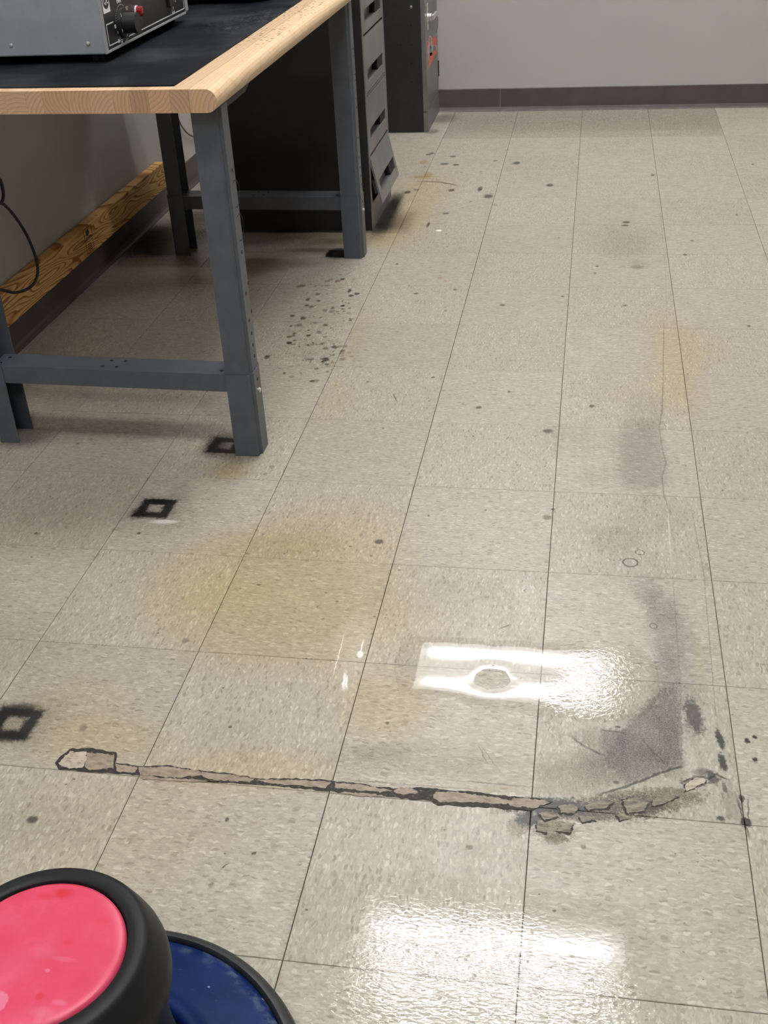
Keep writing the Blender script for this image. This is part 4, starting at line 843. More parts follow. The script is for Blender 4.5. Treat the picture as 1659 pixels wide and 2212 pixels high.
CHIPS=[[(-0.7472,-0.909),(-0.7402,-0.8809),(-0.7147,-0.8792),(-0.7063,-0.894),(-0.7066,-0.9128),(-0.7262,-0.918)],[(-0.7105,-0.8798),(-0.6663,-0.8801),(-0.6568,-0.9092),(-0.6938,-0.9175),(-0.7025,-0.9092)],[(-0.6553,-0.8987),(-0.619,-0.9029),(-0.6191,-0.9152),(-0.6482,-0.9154)],[(-0.6142,-0.9034),(-0.5684,-0.8962),(-0.5178,-0.8997),(-0.511,-0.907),(-0.5496,-0.9184),(-0.6056,-0.9187)],[(-0.5099,-0.9008),(-0.4643,-0.9027),(-0.4277,-0.9056),(-0.4314,-0.9139),(-0.4829,-0.9158),(-0.5049,-0.9123)],[(-0.4209,-0.9088),(-0.3609,-0.901),(-0.3085,-0.9),(-0.3146,-0.9124),(-0.358,-0.9134),(-0.4022,-0.9126)],[(-0.2968,-0.9006),(-0.2594,-0.8993),(-0.2283,-0.9045),(-0.2116,-0.9064),(-0.2285,-0.9122),(-0.2716,-0.9114),(-0.2977,-0.9105)],[(-0.2078,-0.9079),(-0.1965,-0.898),(-0.1809,-0.8981),(-0.1698,-0.9064),(-0.1929,-0.9129)],[(-0.1451,-0.9122),(-0.1414,-0.9022),(-0.1102,-0.8987),(-0.061,-0.9025),(-0.0331,-0.9068),(-0.0394,-0.915),(-0.0944,-0.9167),(-0.1354,-0.9224)],[(-0.0328,-0.9115),(-0.0253,-0.9003),(0.0214,-0.9006),(0.0257,-0.9057),(0.0018,-0.9177),(-0.0296,-0.9176)],[(-0.2845,-0.9186),(-0.2491,-0.9165),(-0.2203,-0.9189),(-0.2408,-0.9232),(-0.2803,-0.922)],[(-0.6039,-0.9235),(-0.5196,-0.918),(-0.4817,-0.9196),(-0.5326,-0.9244),(-0.5996,-0.9271)],[(0.0388,-0.9097),(0.0588,-0.9018),(0.0691,-0.909),(0.0627,-0.9207),(0.0439,-0.922)],[(0.0771,-0.9034),(0.1027,-0.8893),(0.1175,-0.8923),(0.1094,-0.9043),(0.0826,-0.912)],[(0.133,-0.8858),(0.1554,-0.8777),(0.1698,-0.8881),(0.164,-0.9044),(0.1393,-0.9118)],[(0.1227,-0.9164),(0.136,-0.9122),(0.1438,-0.9212),(0.1292,-0.9265)],[(0.1754,-0.881),(0.2007,-0.8668),(0.2119,-0.8712),(0.1898,-0.8886),(0.1763,-0.8938)],[(0.0465,-0.9397),(0.0618,-0.9433),(0.057,-0.9597),(0.0371,-0.9577)],[(0.0124,-0.9274),(0.0324,-0.9196),(0.0394,-0.9297),(0.0197,-0.9393)],[(0.2254,-0.8441),(0.2385,-0.8301),(0.2548,-0.8282),(0.2556,-0.8359),(0.2386,-0.8493),(0.2268,-0.8563)],[(0.0695,-0.9262),(0.0894,-0.9221),(0.0928,-0.9307),(0.075,-0.9364)],[(0.0098,-0.9431),(0.0267,-0.9456),(0.0241,-0.9636),(0.0107,-0.9608)]]

_tile_cache = {}
def tile_material(idx, x0, x1, y0, y1, tone):
    hit = []
    for i, s in enumerate(STAINS):
        R = max(s[3], s[4])*(1+s[6]+s[7]*.5)+.012
        a5 = 0 if s[0] == 'P' else s[5]; c, sn = abs(math.cos(a5)), abs(math.sin(a5)); g = 1+s[6]+s[7]*.5
        ex = (s[3]*c+s[4]*sn)*g+.012; ey = (s[3]*sn+s[4]*c)*g+.012
        if s[0] in 'ER': ex = math.hypot(s[3]*c, s[4]*sn)*g+.012; ey = math.hypot(s[3]*sn, s[4]*c)*g+.012
        if s[1]+ex > x0 and s[1]-ex < x1 and s[2]+ey > y0 and s[2]-ey < y1: hit.append(i)
    key = (tuple(hit), tone)
    if key in _tile_cache: return _tile_cache[key]
    q = NT('vinyl_tile')
    tc = q.node('TexCoord').outputs['Object']; rnd = q.node('ObjectInfo').outputs['Random']
    off = q.node('CombineXYZ', X=q.math('MULTIPLY', rnd, 37.), Y=q.math('MULTIPLY', rnd, 91.), Z=q.math('MULTIPLY', rnd, 17.)).outputs[0]
    p = q.vmath('ADD', tc, off).outputs[0]
    wn = q.noise(p, 70, 2.)
    pw = q.vmath('ADD', p, q.vmath('MULTIPLY', q.vmath('SUBTRACT', wn.outputs[1], (.5, .5, .5)).outputs[0], (.011, .011, 0)).outputs[0]).outputs[0]
    v1 = q.node('TexVoronoi', Vector=q.vmath('MULTIPLY', pw, (70, 215, 1)).outputs[0], Scale=1.)
    r1 = q.node('SeparateColor', Color=v1.outputs[1]); inside = q.range(v1.outputs[0], .34, .55, 1, 0)
    v2 = q.node('TexVoronoi', Vector=q.vmath('MULTIPLY', pw, (150, 330, 1)).outputs[0], Scale=1.)
    r2 = q.node('SeparateColor', Color=v2.outputs[1])
    big = q.noise(p, 9, 3.)
    base = q.ramp(big.outputs[0], [(.3, (.425, .385, .322)), (.7, (.475, .432, .365))])
    base = q.mix(.65, base, q.ramp(r2.outputs[0], [(0., (.34, .302, .245)), (.3, (.42, .38, .318)), (.7, (.465, .425, .36)), (1., (.555, .515, .45))]))
    chips = q.ramp(r1.outputs[0], [(0., (.30, .265, .21)), (.14, (.36, .322, .262)), (.18, (.45, .41, .345)), (.78, (.45, .41, .345)), (.82, (.53, .49, .425)), (1., (.60, .565, .50))])
    pick = q.math('MULTIPLY', inside, q.math('GREATER_THAN', q.math('ABSOLUTE', q.math('SUBTRACT', r1.outputs[0], .48)), .31))
    col = q.mix(pick, base, chips)
    tonec = {0: (.81, .815, .815, 1), 1: (.715, .72, .715, 1), 2: (.785, .79, .785, 1), 3: (.83, .838, .84, 1)}[tone]
    col = q.mix(1., col, tonec, 'MULTIPLY')
    rgh = None
    if hit:
        P = q.node('NewGeometry').outputs['Position']
        w2 = q.noise(P, 90, 3.)
        Pw = q.vmath('ADD', P, q.vmath('MULTIPLY', q.vmath('SUBTRACT', w2.outputs[1], (.5, .5, .5)).outputs[0], (.006, .006, 0)).outputs[0]).outputs[0]
        n1 = q.math('SUBTRACT', q.noise(P, 130, 6., .72).outputs[0], .5)
        n3 = q.range(q.noise(P, 420, 4., .7).outputs[0], .36, .62, .55, 1.25)
        for num, i in enumerate(hit):
            if num % 10 == 9:   # keep the shader's working set small: later marks wait for the earlier ones
                Pw = q.node('VectorMath', {'operation': 'MULTIPLY_ADD'}, _0=col, _1=(1e-7, 1e-7, 0), _2=Pw).outputs[0]
            kd, cx, cy, rx, ry, rot, soft, k, ci, st = STAINS[i]
            src = Pw
            if kd != 'P': m = q.node('Mapping', {'vector_type': 'TEXTURE'}, Vector=src, Location=(cx, cy, 0), Rotation=(0, 0, rot), Scale=(rx, ry, 1e3)).outputs[0]
            if kd == 'P':
                l = None
                for (nx, ny, d) in rot:
                    e = q.math('ADD', q.vmath('DOT_PRODUCT', Pw, (nx, ny, 0)).outputs['Value'], d)
                    l = e if l is None else q.math('MAXIMUM', l, e)
                l = q.math('MULTIPLY_ADD', l, 1/.03, 1.)
            elif kd in 'ER': l = q.vmath('LENGTH', m).outputs['Value']
            else:
                ab = q.node('SeparateXYZ', Vector=q.vmath('ABSOLUTE', m).outputs[0])
                l = q.math('MAXIMUM', ab.outputs[0], ab.outputs[1])
            if kd == 'R': l = q.math('MULTIPLY', q.math('ABSOLUTE', q.math('SUBTRACT', l, 1.)), 8.)
            if kd == 'Q': l = q.math('MULTIPLY', q.math('ABSOLUTE', q.math('SUBTRACT', l, .80)), 2.9)
            l = q.math('MULTIPLY_ADD', n1, k, l)
            fac = q.range(l, 1-soft, 1+soft, st, 0.)
            if ci in (1, 2) and rx > .012: fac = q.math('MULTIPLY', fac, n3)
            col = q.mix(fac, col, STCOL[ci]+(1,), 'MIX' if ci == 4 else 'MULTIPLY')
    shiny = tone == 1
    rn = q.noise(p, 25, 3.)
    rough = q.range(rn.outputs[0], .3, .7, .06 if shiny else .30, .12 if shiny else .42)
    q.bsdf(Base_Color=col, Roughness=rough, Specular_IOR_Level=.5)
    hh = q.math('ADD', q.math('MULTIPLY', wn.outputs[0], .6), q.math('MULTIPLY', r1.outputs[1], .25))
    q.bump(hh, .10 if not shiny else .03, .0015)
    _tile_cache[key] = q.m
    return q.m

# ------------------------------------------------------------------ mesh helpers
def link(name, mesh, parent=None, **props):
    o = bpy.data.objects.new(name, mesh); COL.objects.link(o)
    if parent is not None: o.parent = parent
    for k, v in props.items(): o[k] = v
    return o
def from_bm(name, bm, mat, parent=None, smooth=False, angle=None, **props):
    bmesh.ops.recalc_face_normals(bm, faces=bm.faces[:])
    me = bpy.data.meshes.new(name); bm.to_mesh(me); bm.free()
    for m in (mat if isinstance(mat, (list, tuple)) else [mat]): me.materials.append(m)
    if smooth:
        for p in me.polygons: p.use_smooth = True
        if angle: me.set_sharp_from_angle(angle=math.radians(angle))
    return link(name, me, parent, **props)
def add_box(bm, a, b, bevel=0., seg=1, mi=0, shear=None):
    r = bmesh.ops.create_cube(bm, size=1.); vs = r['verts']
    for v in vs:
        v.co = Vector([(a[i]+b[i])/2+v.co[i]*(b[i]-a[i]) for i in range(3)])
        if shear: v.co = Vector(shear(v.co))
    fs = list({f for v in vs for f in v.link_faces})
    for f in fs: f.material_index = mi
    if bevel:
        es = list({e for v in vs for e in v.link_edges})
        bmesh.ops.bevel(bm, geom=es, offset=bevel, segments=seg, affect='EDGES', profile=.5)
def box(name, a, b, mat, parent=None, bevel=.0, seg=1, **props):
    bm = bmesh.new(); add_box(bm, a, b, bevel, seg); return from_bm(name, bm, mat, parent, **props)
def add_prism(bm, pts, axis, lo, hi, mi=0):
    """polygon pts (2-D) extruded along axis 0/1/2"""
    def P(p, h):
        q = list(p); q.insert(axis, h); return Vector(q)
    A = [bm.verts.new(P(p, lo)) for p in pts]; B = [bm.verts.new(P(p, hi)) for p in pts]
    n = len(pts); fs = []
    fs.append(bm.faces.new(A[::-1])); fs.append(bm.faces.new(B))
    for i in range(n): fs.append(bm.faces.new((A[i], A[(i+1) % n], B[(i+1) % n], B[i])))
    for f in fs: f.material_index = mi
def prism(name, pts, axis, lo, hi, mat, parent=None, **props):
    bm = bmesh.new(); add_prism(bm, pts, axis, lo, hi)
    return from_bm(name, bm, mat, parent, **props)
def add_lathe(bm, prof, cx=0., cy=0., seg=96, close=False, mi=0):
    rings = []
    for r, z in prof:
        if r < 1e-6: rings.append([bm.verts.new((cx, cy, z))])
        else: rings.append([bm.verts.new((cx+r*math.cos(2*math.pi*i/seg), cy+r*math.sin(2*math.pi*i/seg), z)) for i in range(seg)])
    for A, B in zip(rings[:-1], rings[1:]):
        for i in range(seg):
            j = (i+1) % seg
            if len(A) == 1 and len(B) == 1: continue
            f = bm.faces.new((A[0], B[i], B[j])) if len(A) == 1 else bm.faces.new((A[i], B[0], A[j])) if len(B) == 1 else bm.faces.new((A[i], B[i], B[j], A[j]))
            f.material_index = mi
def lathe(name, prof, mat, parent=None, seg=96, angle=40, **props):
    bm = bmesh.new(); add_lathe(bm, prof, seg=seg); return from_bm(name, bm, mat, parent, smooth=True, angle=angle, **props)
def add_disc(bm, c, n, r, h, seg=12, mi=0, dome=0.):
    """short cylinder centred at c standing along n"""
    n = Vector(n).normalized(); rot = n.to_track_quat('Z', 'Y').to_matrix()
    prof = [(0, 0), (r, 0), (r, h)] + ([(r*.7, h+dome*.7), (0, h+dome)] if dome else [(0, h)])
    rings = []
    for rr, z in prof:
        rings.append([bm.verts.new(Vector(c)+rot@Vector((rr*math.cos(2*math.pi*i/seg), rr*math.sin(2*math.pi*i/seg), z))) for i in range(seg)] if rr else [bm.verts.new(Vector(c)+rot@Vector((0, 0, z)))])
    for A, B in zip(rings[:-1], rings[1:]):
        for i in range(seg):
            j = (i+1) % seg
            f = bm.faces.new((A[0], B[i], B[j])) if len(A) == 1 else bm.faces.new((A[i], B[0], A[j])) if len(B) == 1 else bm.faces.new((A[i], B[i], B[j], A[j]))
            f.material_index = mi
def disc(name, c, n, r, h, mat, parent=None, seg=16, dome=0., **props):
    bm = bmesh.new(); add_disc(bm, c, n, r, h, seg, 0, dome); return from_bm(name, bm, mat, parent, smooth=True, angle=35, **props)
def smooth_path(pts, sub=8):
    P = [Vector(p) for p in pts]; P = [P[0]*2-P[1]]+P+[P[-1]*2-P[-2]]; out = []
    for i in range(1, len(P)-2):
        for k in range(sub):
            t = k/sub; a, b, c, d = P[i-1:i+3]
            out.append(.5*((2*b)+(-a+c)*t+(2*a-5*b+4*c-d)*t*t+(-a+3*b-3*c+d)*t**3))
    out.append(P[-2]); return out
def tube(name, pts, r, mat, parent=None, sub=8, seg=8, **props):
    P = smooth_path(pts, sub) if sub > 1 else [Vector(p) for p in pts]
    bm = bmesh.new(); prev = None; up = Vector((.3, .2, 1)).normalized()
    for i, p in enumerate(P):
        t = (P[min(i+1, len(P)-1)]-P[max(i-1, 0)]).normalized()
        s = t.cross(up)
        if s.length < 1e-3: s = t.cross(Vector((1, 0, 0)))
        s.normalize(); u = s.cross(t); up = u
        ring = [bm.verts.new(p+(s*math.cos(2*math.pi*k/seg)+u*math.sin(2*math.pi*k/seg))*r) for k in range(seg)]
        if prev:
            for k in range(seg): bm.faces.new((prev[k], prev[(k+1) % seg], ring[(k+1) % seg], ring[k]))
        else: first = ring
        prev = ring
    bm.faces.new(first[::-1]); bm.faces.new(prev)
    return from_bm(name, bm, mat, parent, smooth=True, angle=60, **props)
def empty(name, loc, label, cat, group=None):
    o = bpy.data.objects.new(name, None); COL.objects.link(o); o.location = loc; o.empty_display_size = .1
    o['label'] = label; o['category'] = cat
    if group: o['group'] = group
    return o
def adopt(root):
    """children were built in world coordinates: keep them there under the root"""
    inv = Matrix.Translation(-root.location)
    def rec(o):
        for c in o.children:
            if o is root: c.matrix_parent_inverse = inv
            rec(c)
    rec(root)
def text(name, s, size, mat, parent, origin, xdir, ydir, depth=.0004):
    cu = bpy.data.curves.new(name, 'FONT'); cu.body = s; cu.size = size; cu.align_x = 'CENTER'; cu.align_y = 'CENTER'; cu.extrude = depth; cu.resolution_u = 3
    tmp = bpy.data.objects.new(name+'_tmp', cu); COL.objects.link(tmp)
    dg = bpy.context.evaluated_depsgraph_get(); me = bpy.data.meshes.new_from_object(tmp.evaluated_get(dg)); bpy.data.objects.remove(tmp)
    x = Vector(xdir).normalized(); y = Vector(ydir).normalized(); z = x.cross(y)
    me.transform(Matrix(((x.x, y.x, z.x, origin[0]), (x.y, y.y, z.y, origin[1]), (x.z, y.z, z.z, origin[2]), (0, 0, 0, 1))))
    me.materials.clear(); me.materials.append(mat); me.name = name
    return link(name, me, parent)
mats()

# ------------------------------------------------------------------ room
XL, XR, YB, YF = -1.555, 5.8, 3.583, -4.6
KS = 'structure'
C0, C1, R0, R1 = 0, 10, -7, 11
floor = box('floor', (XL-.1, YF-.1, -.12), (XR+.1, YB+.1, -.0045), M['slab'], kind=KS)
bm = bmesh.new()   # the floor beyond the part in view, one sheet at tile height
xe, ys = (C1+1-5)*T, R0*T
add_box(bm, (xe+.001, YF, -.0042), (XR, YB, 0)); add_box(bm, (XL, YF, -.0042), (xe+.0005, ys-.001, 0))
from_bm('floor_sheet', bm, M['slab_far'], floor, kind='stuff')
box('wall_left', (XL-.12, YF-.12, -.004), (XL, YB+.12, CEIL), M['wall'], kind=KS)
box('wall_back', (XL+.0005, YB, -.004), (XR-.0005, YB+.12, CEIL), M['wall'], kind=KS)
box('wall_right', (XR, YF-.12, -.004), (XR+.12, YB+.12, CEIL), M['wall'], kind=KS)
box('wall_front', (XL+.0005, YF-.12, -.004), (XR-.0005, YF, CEIL), M['wall_far'], kind=KS)
box('ceiling', (XL-.12, YF-.12, CEIL+.001), (XR+.12, YB+.12, CEIL+.1), M['ceiling'], kind=KS)
def cove(name, axis, lo, hi, wallpos, sgn):
    h, t = .103, .004
    prof = [(0, .0), (sgn*.018, .0), (sgn*.018, .003), (sgn*.008, .009), (sgn*t, .018), (sgn*t, h-.002), (sgn*.002, h), (0, h)]
    o = prism(name, [(wallpos+a, b) for a, b in prof], axis, lo, hi, M['baseboard'], kind=KS)
    return o
# profile points are (other horizontal axis, z)
bl = cove('baseboard_left', 1, YF, YB, XL, 1)
bb = cove('baseboard_back', 0, -.69, -.3935, YB, -1)
bb2 = cove('baseboard_back', 0, -.3915, XR, YB, -1)
box('toe', (-.69, YB-.0215, 0.0002), (XR, YB-.0182, .0045), M['base_edge'], bb2)
# tiles -----------------------------------------------------------------
TM = {}
bmt = bmesh.new(); add_box(bmt, (-.5, -.5, -.0042), (.5, .5, 0)); 
def tile_mesh(w, h):
    key = (round(w, 4), round(h, 4))
    if key not in TM:
        b = bmesh.new(); add_box(b, (-w/2, -h/2, -.0042), (w/2, h/2, 0))
        top = [e for e in b.edges if all(v.co.z > -.001 for v in e.verts)]
        bmesh.ops.bevel(b, geom=top, offset=.0007, segments=1, affect='EDGES')
        bmesh.ops.recalc_face_normals(b, faces=b.faces[:])
        me = bpy.data.meshes.new('tile'); b.to_mesh(me); b.free(); TM[key] = me
    return TM[key]
bmt.free()
GX, GY = .0011, .0008
for c in range(-1, C1+1):
    for r in range(R0, R1+1):
        x0, x1 = (c-5)*T, (c-4)*T; y0, y1 = r*T, (r+1)*T
        if c < 5:
            if r == -3: y0 -= .007
            if r == -4: y1 -= .007
        if x1 <= XL: continue
        x0 = max(x0, XL); y1 = min(y1, YB)
        gx = GX if c in (1, 2, 3, 4, 6) else GX*.7
        w, h = x1-x0-gx, y1-y0-GY
        quarter = (c+r) % 2 == 0
        me = tile_mesh(h, w) if quarter else tile_mesh(w, h)
        o = bpy.data.objects.new('tile', me); COL.objects.link(o); o.parent = floor
        o.location = ((x0+x1)/2, (y0+y1)/2, random.uniform(-.00025, 0)); o.rotation_euler = (0, 0, math.pi/2 if quarter else 0)
        tone = 1 if (r >= 10 and 3 <= c <= 6) else random.choice([0, 0, 2, 3])
        if me.materials: pass
        else: me.materials.append(M['slab_far'])
        o.material_slots[0].link = 'OBJECT'; o.material_slots[0].material = tile_material((c, r), x0, x1, y0, y1, tone)
# ceiling lights ----------------------------------------------------------
for i, (x, y) in enumerate(LIGHTS):
    names = {2: 'ceiling light third from the back wall, above the stool', 3: 'ceiling light by the back wall, over the open floor', 4: 'ceiling light fourth from the back wall, behind the camera', 0: 'ceiling light whose tubes mirror in the smooth clear puddle', 1: 'ceiling light that glitters in the rippled wet film near the stool'}
    e = empty('ceiling_light', (x, y, CEIL), names[i], 'ceiling light', 'two-tube ceiling lights')
    bm = bmesh.new(); s = 1
    for a, b in (((-.61, -.305), (.61, -.292)), ((-.61, .292), (.61, .305)), ((-.61, -.2918), (-.597, .2918)), ((.597, -.2918), (.61, .2918))): add_box(bm, (a[0], a[1], -.012), (b[0], b[1], 0.0005))
    from_bm('frame', bm, M['light_frame'], e)
    bm = bmesh.new(); add_box(bm, (-.5965, -.2915, -.008), (.5965, .2915, -.002)); from_bm('diffuser', bm, M['diffuser'], e)

# ------------------------------------------------------------------ workbench
ZB, ZT = .783, .827
wb = empty('workbench', (-1.0, .85, 0), 'workbench with maple block top and blue-grey steel channel legs', 'workbench')
YE = 1.66
def yfront(x): return .066-(x+.69)*.033
def shear(co):
    x, y, z = co; return (x, yfront(x) if y < .5 else y, z)
edges = [-.763, -.808, -.846, -.882, -.932, -.977, -1.031, -1.067, -1.112, -1.155, -1.205, -1.25, -1.30, -1.345, -1.39, -1.435, -1.49, -1.5475]
xs = [-.7245]+edges
# nosed stave
r = (ZT-ZB)/2; nose = [(-.7245+.0006, ZB), (-.690, ZB)]
for k in range(1, 12):
    a = -math.pi/2+math.pi*k/12; nose.append((-.690+.0215*math.cos(a), ZB+r+r*math.sin(a)))
nose += [(-.690, ZT), (-.7239, ZT)]
bm = bmesh.new(); add_prism(bm, nose, 1, 0, YE)
for v in bm.verts:
    if v.co.y < .5: v.co.y = yfront(v.co.x)
off = Vector((-.70, .85, .805))
bmesh.ops.translate(bm, verts=bm.verts[:], vec=-off)
o = from_bm('stave', bm, M['nose'], wb, smooth=True, angle=30, label='rounded front stave of the maple top'); o.location = off
for a, b in zip(xs[:-1], xs[1:]):
    bm = bmesh.new(); add_box(bm, (b+.0002, 0, ZB), (a-.0002, YE, ZT), shear=shear)
    off = Vector(((a+b)/2, .85, .805)); bmesh.ops.translate(bm, verts=bm.verts[:], vec=-off)
    o = from_bm('stave', bm, M['maple'], wb); o.location = off
# legs: folded steel channels with a sleeve at the foot
def channel(x_open, x_web, y0, y1, t, step):
    """C profile, web at x_web, flanges reaching back to x_open"""
    s = 1 if x_web > x_open else -1
    o = [(x_open, y0), (x_web-s*.009, y0), (x_web-s*.006, y0+.004), (x_web-s*.006, y0+.012), (x_web, y0+.016), (x_web, y1-.012), (x_web-s*.004, y1), (x_open, y1)]
    i = [(x_open, y1-t), (x_web-s*(.006+t), y1-t), (x_web-s*t, y1-.014), (x_web-s*t, y0+.018), (x_web-s*(.006+t), y0+.013), (x_web-s*(.009+t), y0+t), (x_open, y0+t)]
    return o+i
def leg(name_lbl, x_open, x_web, y0, y1, holes=True, sleeve=True):
    s = 1 if x_web > x_open else -1
    lg = prism('leg', channel(x_open, x_web, y0, y1, .0022, 0), 2, .003, ZB-.0005, M['paint_blue'], wb)
    sl = prism('foot_sleeve', channel(x_open-s*.001, x_web+s*.0020, y0-.0024, y1+.0020, .0018, 0), 2, 0.0002, .206, M['paint_blue'], lg)
    bm = bmesh.new(); ym = (y0+y1)/2+.006; X = x_web+(.0001 if s > 0 else -.0001)
    if holes and s > 0:
        for z, dy in ((.65, 0), (.476, 0), (.40, .018), (.385, -.006), (.335, .018), (.323, -.006), (.29, 0), (.262, 0), (.235, 0)):
            add_disc(bm, (X-.0008, ym+dy, z), (1, 0, 0), .0042, .0011, 10)
        add_disc(bm, (X+.0014, ym-.004, .180), (1, 0, 0), .0040, .0011, 10)
        # knock-outs: two round punch marks
        for zc in (.600, .528):
            n = 26
            for k in range(n):
                a0 = -2.0+4.0*k/n; a1 = -2.0+4.0*(k+1)/n
                pa = [(ym+.006+rr*math.cos(a), zc+rr*1.02*math.sin(a)) for a in (a0, a1) for rr in (.0260, .0280)]
                vs = [bm.verts.new((X+.0003, *p)) for p in (pa[0], pa[1], pa[3], pa[2])]; bm.faces.new(vs)
        from_bm('punched_hole', bm, M['black_hole'], lg, kind='stuff')
        disc('bolt', (X+.0020, ym-.002, .152), (1, 0, 0), .0058, .002, M['steel'], lg, dome=.0025)
    else: bm.free()
    return lg
leg('near right', -.740, -.681, .108, .178)
leg('far right', -.7465, -.684, 1.466, 1.536)
leg('near left', -1.294, -1.347, .131, .205)
leg('far left', -1.289, -1.345, 1.483, 1.557)
def rail(xa, ya, xb, yb, nm):
    dep, h, z1, t = .070, .043, .203, .0022
    def sh(co):
        x, y, z = co; f = (x-xa)/(xb-xa); return (x, y+ya+(yb-ya)*f, z)
    bm = bmesh.new()
    add_box(bm, (xa, 0, z1-t), (xb, dep, z1), shear=sh); add_box(bm, (xa, 0, z1-h), (xb, t, z1-t+.0001), shear=sh); add_box(bm, (xa, dep-t, z1-h), (xb, dep, z1-t+.0001), shear=sh)
    R = from_bm(nm, bm, M['paint_blue'], wb)
    bm = bmesh.new()
    for f, d in ((.03, .05), (.03, .018), (.47, .052), (.53, .052), (.47, .02), (.53, .02), (.965, .05), (.965, .02)):
        x = xa+(xb-xa)*f+(d-.03)*.3; y = ya+(yb-ya)*f+d; add_disc(bm, (x, y, z1-.0006), (0, 0, 1), .0046, .0009, 10)
    from_bm('punched_hole', bm, M['black_hole'], R, kind='stuff')
    for xx, yy in ((xa+.012, ya), (xb-.012, yb)):
        disc('weld_spot', (xx, yy+.0003, z1-.024), (0, -1, 0), .0022, .0008, M['paint_blue'], R, seg=8)
rail(-1.3185, .133, -.7345, .115, 'rail'); rail(-1.316, 1.485, -.7405, 1.4735, 'rail')
for y0 in (.125, 1.48):   # top cross plates under the maple
    bm = bmesh.new(); add_prism(bm, [(y0, ZB-.0006), (y0+.24, ZB-.0006), (y0+.20, ZB-.014), (y0, ZB-.014)], 0, -.7085, -.6865)
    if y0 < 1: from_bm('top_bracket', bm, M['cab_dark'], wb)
    else: bm.free()
adopt(wb)
# mat
mt = prism('bench_mat', [(-.7615, .098), (-.7615, 1.655), (-1.546, 1.655), (-1.546, .1225)], 2, ZT+.0002, ZT+.0027, M['mat'])
mt['label'] = 'black dusty mat covering the maple bench top'; mt['category'] = 'bench mat'

# ------------------------------------------------------------------ heater unit on the bench
ZM = ZT+.0027
ht = empty('laboratory_heater', (-1.19, .62, ZM), 'grey laboratory heater box with black control panel on the bench mat', 'heater')
X1, X0, Y0, Y1, Z0, Z1 = -.987, -1.42, .331, .906, .849, 1.14
bm = bmesh.new(); add_box(bm, (X0, Y0, Z0), (X1-.0015, Y1, Z1), .003, 2); body = from_bm('housing', bm, M['housing'], ht)
# side bezel around the panel
bm = bmesh.new()
for a, b in (((Y0+.001, Z0), (Y0+.0155, Z1)), ((Y1-.021, Z0+.0052), (Y1, Z1)), ((Y0+.0157, Z0), (Y1-.0212, Z0+.005)), ((Y0+.0157, Z1-.006), (Y1-.0212, Z1))): add_box(bm, (X1-.003, a[0], a[1]), (X1, b[0], b[1]), .0004)
from_bm('bezel', bm, M['housing_edge'], ht)
pn = box('control_panel', (X1-.004, Y0+.0158, Z0+.0052), (X1-.0012, Y1-.0213, Z1-.0062), M['panel_black'], ht)
bm = bmesh.new(); xp = X1-.0012
def strip(y0, z0, y1, z1): add_box(bm, (xp-.0003, min(y0, y1), min(z0, z1)), (xp+.0003, max(y0, y1), max(z0, z1)))
strip(.356, .8610, .879, .8632); strip(.8768, .8634, .879, 1.12); strip(.356, .8634, .3582, .9025); strip(.356, .9027, .398, .9050)
from_bm('white_border', bm, M['ink_white'], pn, kind='stuff')
# round dial with knob
dl = disc('dial', (xp, .452, .893), (1, 0, 0), .031, .006, M['plastic_black'], ht, seg=40)
kb = disc('knob', (xp+.0061, .452, .893), (1, 0, 0), .0215, .030, M['plastic_black'], ht, seg=32)
prism('pointer', [(.446, .866), (.456, .866), (.451, .876)], 0, xp+.006, xp+.0066, M['ink_white'], dl)
YV, ZV = (0, 1, 0), (0, 0, 1)
text('dial_number', '5', .011, M['ink_white'], dl, (xp+.0062, .4335, .912), YV, ZV)
text('dial_number', '1', .011, M['ink_white'], dl, (xp+.0062, .428, .880), YV, ZV)
for k, (yy, zz, s) in enumerate(((.405, .893, '15'), (.4135, .862, '20'), (.430, .8555, '25'), (.456, .858, '30'), (.448, .938, 'OVER'), (.489, .918, 'LT'), (.470, .863, 'TEMP'))):
    text('panel_number', s, .0105, M['ink_white'], pn, (xp+.0002, yy, zz), YV, ZV)
bm = bmesh.new()
for k in range(14):
    a = math.radians(60+5.0*k*1.6); 
    y, z = .452+.038*math.cos(a), .893+.038*math.sin(a); add_box(bm, (xp-.0002, y-.0012, z-.0006), (xp+.0003, y+.0012, z+.0006))
for a in (200, 222, 244, 268, 292):
    a = math.radians(a); y, z = .452+.0385*math.cos(a), .893+.0385*math.sin(a); add_box(bm, (xp-.0002, y-.0007, z-.0026), (xp+.0003, y+.0007, z+.0026))
from_bm('dial_ticks', bm, M['ink_white'], pn, kind='stuff')
rl = disc('indicator_light', (xp, .545, .9035), (1, 0, 0), .0125, .003, M['paper'], ht, seg=24)
disc('red_lens', (xp+.003, .545, .9035), (1, 0, 0), .0112, .010, M['red'], rl, seg=24, dome=.003)
text('panel_number', 'A:003', .011, M['ink_white'], pn, (xp+.0002, .552, .872), YV, ZV)
sw = box('rocker_switch', (xp, .757, .881), (xp+.007, .797, .935), M['plastic_black'], ht, .0015)
bm = bmesh.new(); add_box(bm, (xp-.0002, .8155, .8855), (xp+.0003, .8175, .911)); add_box(bm, (xp-.0002, .807, .896), (xp+.0003, .8153, .8985)); add_disc(bm, (xp-.0002, .8285, .9005), (1, 0, 0), .0045, .0005, 10)
from_bm('switch_symbol', bm, M['ink_white'], pn, kind='stuff')
text('panel_number', 'ON', .0125, M['ink_white'], pn, (xp+.0002, .788, .8745), YV, ZV); text('panel_number', 'heat', .0125, M['ink_white'], pn, (xp+.0002, .791, .8655), YV, ZV)
st = box('logo_sticker', (xp-.0003, .3535, .926), (xp+.0004, .3925, .972), M['paper'], pn)
